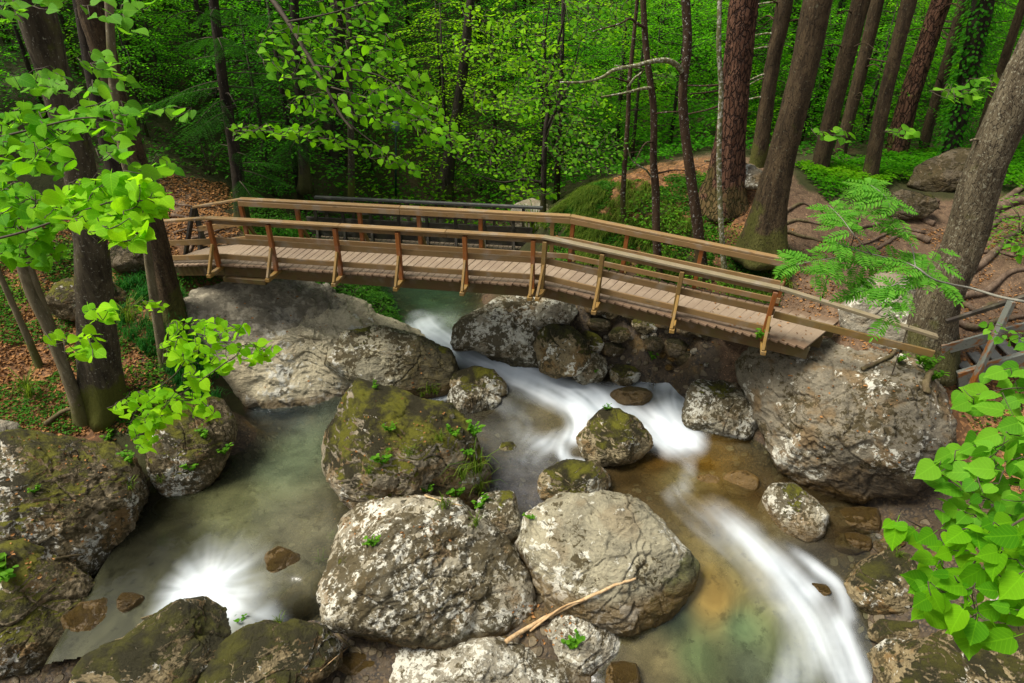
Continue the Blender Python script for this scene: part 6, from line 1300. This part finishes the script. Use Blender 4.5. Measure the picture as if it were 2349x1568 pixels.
spray('lowest left linden spray in front of the overhanging ivy boulder', [[(248,935),(290,912),(350,888),(400,900),(430,880),(475,892),(470,925),(502,948),(490,965),(440,950),(400,962),(370,975),(350,1000),(362,1035),(330,1032),(300,1000),(310,960),(270,952)], [(425,850),(470,850),(470,890),(430,880)]], 5.2, L_LINDENB, .082, 13.5, 9, nrm=(0, -.15, 1), stems=[([(520,830,1),(450,880,1),(380,930,1),(340,1000,1)], .006, .002)], maxn=200, tvar=.02)
spray('small linden twig in front of the thick mossy beech foot', [[(165,775),(200,755),(240,765),(235,815),(205,830),(160,800)], [(192,710),(225,700),(268,703),(262,738),(215,738)], [(100,775),(130,765),(150,780),(125,790)]], 4.8, L_LINDENB, .085, 15, 10, nrm=(0, -.15, 1), stems=[([(100,800,1),(170,780,1),(230,790,1)], .004, .002)])
spray('twig with a few pale leaves on the slim grey sapling beside the slab', [[(310,700),(350,690),(385,695),(375,720),(330,715)]], 6.5, L_LINDENB, .08, 13, 11)
spray('large linden bough hanging over the middle of the footbridge', [[(590,90),(640,45),(700,60),(760,0),(900,0),(880,60),(930,120),(980,180),(1000,230),(960,262),(900,212),(820,195),(700,195),(610,175)]], 6.6, L_LINDEN, .088, 16.5, 12, nrm=(.15, -.5, 1), hang=.3, stems=[([(610,-20,1.02),(660,50,1.01),(720,150,1),(780,260,1),(810,300,1)], .028, .008), ([(660,50,1),(760,30,1),(860,0,1)], .012, .005), ([(720,150,1),(860,170,1),(960,230,1)], .010, .004)], maxn=300)
spray('lower fan of the linden bough just above the footbridge railing', [[(525,295),(560,280),(620,290),(700,288),(780,310),(880,340),(985,392),(960,402),(880,378),(790,340),(700,330),(600,312),(545,318)], [(660,215),(760,215),(790,260),(740,275),(670,250)]], 6.9, L_LINDEN, .085, 13, 13, nrm=(.1, -.4, 1), hang=.2, stems=[([(760,250,1),(700,290,1),(600,300,1),(540,300,1)], .008, .003), ([(760,250,1),(860,330,1),(960,385,1)], .008, .003)], maxn=220)
spray('right-hand fan of the linden bough with bright drooping leaves', [[(780,225),(900,205),(1000,235),(1040,280),(1070,335),(1045,350),(980,330),(930,290),(850,290),(800,265)]], 6.4, L_LINDEN, .085, 14, 14, nrm=(.2, -.5, 1), hang=.4, stems=[([(760,200,1),(860,230,1),(960,270,1),(1050,330,1)], .008, .003)], maxn=160)
spray('sunlit yellow-green leaf bough high in the centre of the wood', [[(1060,10),(1180,30),(1250,60),(1290,110),(1240,130),(1150,110),(1080,60)], [(1040,80),(1180,120),(1300,165),(1260,190),(1150,160),(1050,130)], [(1050,190),(1180,215),(1240,235),(1200,290),(1100,260)]], 13.5, L_LINDENB, .10, 10, 15, nrm=(0, -.4, 1), maxn=300, tvar=.4)
spray('leaf mass of the right foreground linden, nearest and lowest big leaves', [[(2095,1290),(2160,1240),(2260,1200),(2349,1180),(2400,1200),(2400,1380),(2320,1440),(2290,1480),(2230,1485),(2190,1430),(2110,1410),(2090,1350)], [(2025,1205),(2070,1190),(2100,1220),(2160,1240),(2100,1250),(2040,1235)]], 2.0, L_LINDEN, .068, 27, 16, nrm=(-.1, -.5, 1), dirs=(-1, -.2), stems=[([(2450,1150,1),(2330,1200,1),(2230,1300,1),(2240,1420,1)], .005, .002)])
spray('upper part of the right foreground linden with mid-size leaves', [[(2105,1075),(2180,1040),(2260,1000),(2349,960),(2400,980),(2400,1220),(2300,1230),(2200,1230),(2150,1180),(2170,1130),(2130,1100)]], 2.6, L_LINDENC, .074, 24, 17, nrm=(-.1, -.5, 1), dirs=(-1, -.2), stems=[([(2450,960,1),(2330,1000,1),(2230,1080,1),(2130,1090,1)], .005, .002)])
spray('right edge linden twig with three distinct leaves below the metal bridge', [[(2185,912),(2240,895),(2280,905),(2270,945),(2200,935)], [(2230,860),(2300,845),(2390,860),(2390,960),(2310,940),(2290,880)]], 3.3, L_LINDENC, .10, 28, 18, nrm=(-.1, -.45, 1), dirs=(-1, -.1), stems=[([(2420,900,1),(2330,890,1),(2240,905,1)], .004, .002)])
spray('small maple-like twig at the right edge above the metal strut', [[(2250,745),(2290,740),(2349,760),(2349,800),(2280,790)], [(2300,560),(2349,550),(2380,600),(2330,600)]], 5.5, L_LINDENC, .07, 20, 19, dirs=(-1, -.1))
# maple sapling right: flat wide leaves
for lab, poly, t_, sz, sp_, mt in [('pale maple spray in front of the ivy tree', [(2150,205),(2240,185),(2320,170),(2349,200),(2250,225),(2180,240)], 10, .13, 12, L_LINDENC), ('maple twig in front of the first leaning spruces', [(1870,300),(1920,295),(1960,310),(1950,330),(1885,318)], 10.5, .14, 13, L_LINDENC),
        ('maple twig by the foot of the leaning plated pine', [(2030,300),(2080,290),(2110,310),(2060,320)], 10.5, .14, 13, L_LINDENC), ('leafy twig beside the forked black tree', [(1150,235),(1240,130),(1330,150),(1400,200),(1380,260),(1290,250),(1200,280)], 13, .09, 9.5, L_LINDEN),
        ('leafy twigs beneath the curved bare limb', [(1280,260),(1380,270),(1440,330),(1420,400),(1300,400),(1250,330)], 13.5, .09, 9.5, L_LINDENC), ('leafy layer above the orange leaf slope', [(1040,300),(1180,300),(1240,350),(1220,420),(1120,400),(1040,360)], 14.5, .09, 9, L_LINDEN),
        ('leafy layer at the top centre-right between the thin trunks', [(1300,0),(1460,0),(1440,60),(1400,110),(1320,90)], 13, .09, 9.5, L_LINDEN), ('small leafy twig on the white-flecked trunk', [(1490,165),(1530,160),(1560,175),(1540,195),(1500,190)], 12.3, .10, 10, L_LINDENC),
        ('leaf layer behind the railing kink above the grass clump', [(1150,430),(1230,425),(1290,445),(1260,460),(1180,455)], 15, .12, 11, L_LINDENB)]:
    spray(lab, [poly], t_, mt, sz, sp_, abs(hash_ := sum(map(ord, lab))) % 999, tvar=.3, stems=[([(poly[0][0], poly[0][1], 1), (np.mean([q_[0] for q_ in poly]), np.mean([q_[1] for q_ in poly]), 1), (poly[2][0], poly[2][1], 1)], .008, .003)])

# rowan: feathered fronds on a long grey branch at right
def frond_mesh(seed):
    r = np.random.RandomState(seed); P, D = [], []; n = 7
    for k in range(n):
        y = .15 + .75 * k / (n - 1)
        for s_ in (-1, 1): P.append([s_ * .01, y, -.18 * y * y]); D.append([s_ * 1, .42 + .2 * r.rand(), -.15 + r.normal(0, .08)])
    P.append([0, .93, -.18]); D.append([0, 1, -.35]); P = np.array(P); D = np.array(D, float); ln = np.array([.36 - .16 * abs(k - 2.5) / 4 for k in range(n) for s_ in (0, 1)] + [.26])
    V, Fq = leaf_batch(P, D, np.tile([0, 0, 1.], (len(P), 1)) + r.normal(0, .12, (len(P), 3)), ln, 'hex', .34)
    a = Acc(); a.tube(np.array([[0, -.08, 0.0], [0, .4, -.03], [0, .93, -.17]]), np.array([.010, .008, .005]), 3); n0 = len(V)
    V = np.vstack([V, np.vstack(a.V)]); return mesh_np('frond', V, [np.vstack([Fq, np.vstack(a.Q) + n0]), np.vstack(a.T) + n0], L_ROWAN)
FR = [frond_mesh(k) for k in range(5)]
rt = 8.2; rb = thing('rowan_branch', 'long grey rowan branch with feathered leaves reaching left over the path at right', 'branch', att(2100, 610, rt)); ro = np.array(rb.location); a = Acc(); rR = np.random.RandomState(5)
stemsR = [([(2420,705),(2349,692),(2290,680),(2230,662),(2180,652),(2140,640),(2100,612),(2060,597),(2000,583),(1960,572),(1920,557)], .020, .004), ([(2100,612),(2060,650),(2000,665),(1960,668)], .008, .003), ([(2060,597),(2000,600),(1940,620),(1870,632)], .007, .003), ([(2000,583),(1960,540),(1930,500),(1900,470)], .007, .003), ([(2100,612),(2090,560),(2060,510),(2050,450)], .008, .003), ([(2140,640),(2100,660),(2060,690),(2030,730)], .006, .003), ([(1960,572),(1920,590),(1860,600),(1810,610)], .006, .003), ([(2050,500),(2030,450),(1990,420)], .005, .003)]
tips = []
for pts, r0, r1 in stemsR:
    W = spline([att(u, v, rt + .25 * math.sin(u * .02 + v * .03)) for u, v in pts], 6); a.tube(W, np.linspace(r0, r1, len(W)), 6)
    for q_ in range(int(len(W) * .4), len(W)): tips.append((W[q_], W[min(q_ + 1, len(W) - 1)] - W[q_ - 1]))
obj('stem', a.mesh('stem', M_TWIGG, True, origin=ro), rb)
def frond_at(p, d, s_, par, org):
    d = unit(np.array(d, float)); nn = unit(np.array([0, -.25, 1]) + rR.normal(0, .15, 3)); d = unit(d - nn * d.dot(nn)); xx = np.cross(d, nn)
    o = obj('frond', FR[rR.randint(5)], par); o.matrix_local = Matrix.Translation(Vector(p - org)) @ Matrix(((xx[0], d[0], nn[0], 0), (xx[1], d[1], nn[1], 0), (xx[2], d[2], nn[2], 0), (0, 0, 0, 1))) @ Matrix.Diagonal((s_, s_, s_, 1))
for p_, d_ in tips:
    for rep_ in range(1 + (rR.rand() < .5)):
        d_ = unit(d_); sd_ = np.cross(d_, [0, 0, 1.]) * rR.choice([-1, 1]); frond_at(p_, d_ * .5 + sd_ * .8 + rR.normal(0, .25, 3) + np.array([0, 0, -.2]), rR.uniform(.22, .36), rb, ro)
for lab, u0, v0, n_, t_ in [('small rowan sapling with feathered leaves at the bend of the path', 1940, 480, 12, 11.5), ('second little rowan sapling near the white-patched mossy rock', 1990, 430, 14, 12.2), ('low rowan seedling at the right side of the roots', 2150, 560, 6, 9.5)]:
    c_ = att(u0, v0, t_); t = thing('rowan_sapling', lab, 'sapling', c_); a = Acc(); g_ = float(gfast(c_[0], c_[1])); a.tube(np.array([[c_[0], c_[1], g_ - .05], c_]), np.array([.012, .005]), 5); obj('stem', a.mesh('stem', M_TWIG, True, origin=c_), t)
    for k in range(n_):
        az = k * 2.4; frond_at(c_ + np.array([math.cos(az) * .05, math.sin(az) * .05, rR.uniform(-.35, .05)]), (math.cos(az), math.sin(az), -.05), rR.uniform(.3, .45), t, c_)

# ------------------------------------------------------------------ driftwood, sticks
bpy.context.view_layer.update()
def stick(label, pts, r0, r1, mat, lift=.02, name='stick', cat='stick', extra=(), straight=False):
    W = [np.array(rc(u, v)[0]) + np.array([0, -.3, 1]) * lift for u, v in pts]
    if straight: W = [W[0], W[-1]]
    c = W[0]; a = Acc(); P = spline(W, 6); P = P + rs.normal(0, r0 * .12, P.shape); a.tube(P, np.linspace(r0, r1, len(P)), 8)
    o = obj(name, a.mesh(name, mat, True, origin=c), None, c); tag(o, label, cat); return o
stick('long pale barkless driftwood stick lying across the rocks in the foreground', [(1160,1475),(1250,1420),(1330,1382),(1400,1350),(1458,1330)], .036, .018, M_DRIFT, .05, 'driftwood', 'driftwood')
stick('shorter pale stick beside the long driftwood', [(1215,1450),(1260,1415),(1300,1390),(1340,1378)], .018, .012, M_DRIFT, .03, 'driftwood', 'driftwood')
stick('brown branch lying between the overhanging boulder and the beech foot', [(105,975),(140,950),(185,930)], .045, .03, M_ROOT, .03)
stick('reddish wet stick across the narrow outflow at the lower left', [(255,1440),(300,1428),(352,1412)], .018, .012, M_ROOT, .02)
stick('short broken stick on the lower rim of the wide mossy boulder', [(125,1285),(160,1278),(190,1272)], .025, .02, M_ROOT, .02)
stick('thin twig lying in the gap below the central mossy boulder', [(975,1138),(1010,1150),(1060,1162)], .015, .01, M_DRIFT, .02)
stick('thin dark twigs jammed between the oval and the crusted boulder', [(775,1455),(800,1480),(830,1500)], .018, .01, M_ROOT, .02)
stick('orange twig at the bottom between the oval boulder and the white rock', [(735,1540),(770,1510),(800,1485)], .008, .006, M_DRIFT, .02)
stick('thin dark twig rising from the bluish pool beside the central boulder', [(1115,1085),(1120,1050),(1118,1020)], .006, .004, M_TWIG, .04)
stick('twisted root stub on the moss above the huge brown rock', [(1975,850),(2010,835),(2040,820),(2052,808)], .035, .03, M_ROOT, .04, 'root_stub', 'root stub')
stick('bent root stump at the right shoulder of the huge brown rock', [(2125,905),(2122,880),(2135,855)], .06, .05, M_ROOT, .03, 'root_stub', 'root stub')
# green lamp post
lp = hit(908, 470); lpx = thing('lamp_post', 'thin dark green lamp post behind the far dark bridge', 'lamp post', lp); top_ = aty(908, 300, lp[1])
a = Acc(); a.tube(np.array([lp, top_]), np.array([.035, .03]), 8); obj('pole', a.mesh('pole', plain('dark_green_paint', (0.01, 0.035, 0.02), .5), True, origin=lp), lpx)
a = Acc(); a.tube(np.array([top_ + [0, 0, -.05], top_ + [0, 0, .0], top_ + [0, 0, .22], top_ + [0, 0, .3]]), np.array([.05, .10, .14, .03]), 10); obj('lamp_head', a.mesh('lamp_head', plain('grey_lamp_glass', (0.12, 0.18, 0.18), .2), True, origin=lp), lpx)
# dead leaves lying on the rocks
V_, F_l = [], []; rL = np.random.RandomState(12); PL_, DL_, NL_ = [], [], []
for box, n_ in [((450,640,1000,900), 90), ((770,900,1100,1160), 110), ((1750,800,2180,1080), 120), ((20,1000,300,1250), 120), ((1160,1380,1330,1480), 60), ((760,1180,1100,1240), 30), ((1600,690,1900,790), 90), ((0,1270,200,1330), 30)]:
    for _ in range(n_):
        p, n, ob = rc(rL.uniform(box[0], box[2]), rL.uniform(box[1], box[3]))
        if n.z < .3 or ob is None or ob.name.split('.')[0] not in ('boulder', 'rock_slab', 'ground', 'plank', 'stone'): continue
        az = rL.uniform(0, 6.28); PL_.append(np.array(p) + np.array(n) * .008); DL_.append([math.cos(az), math.sin(az), .1]); NL_.append(np.array(n) + rL.normal(0, .3, 3))
V, Fq = leaf_batch(np.array(PL_), np.array(DL_), np.array(NL_), .055 * rL.uniform(.5, 1.2, len(PL_)), 'hex', .6, .4)
o = obj('leaf_litter', leaf_mesh('leaf_litter', [(V, Fq)], L_LITTER)); tag(o, 'few small brown dead leaves lying on the boulders and the deck end', 'leaf litter', None, 'stuff')
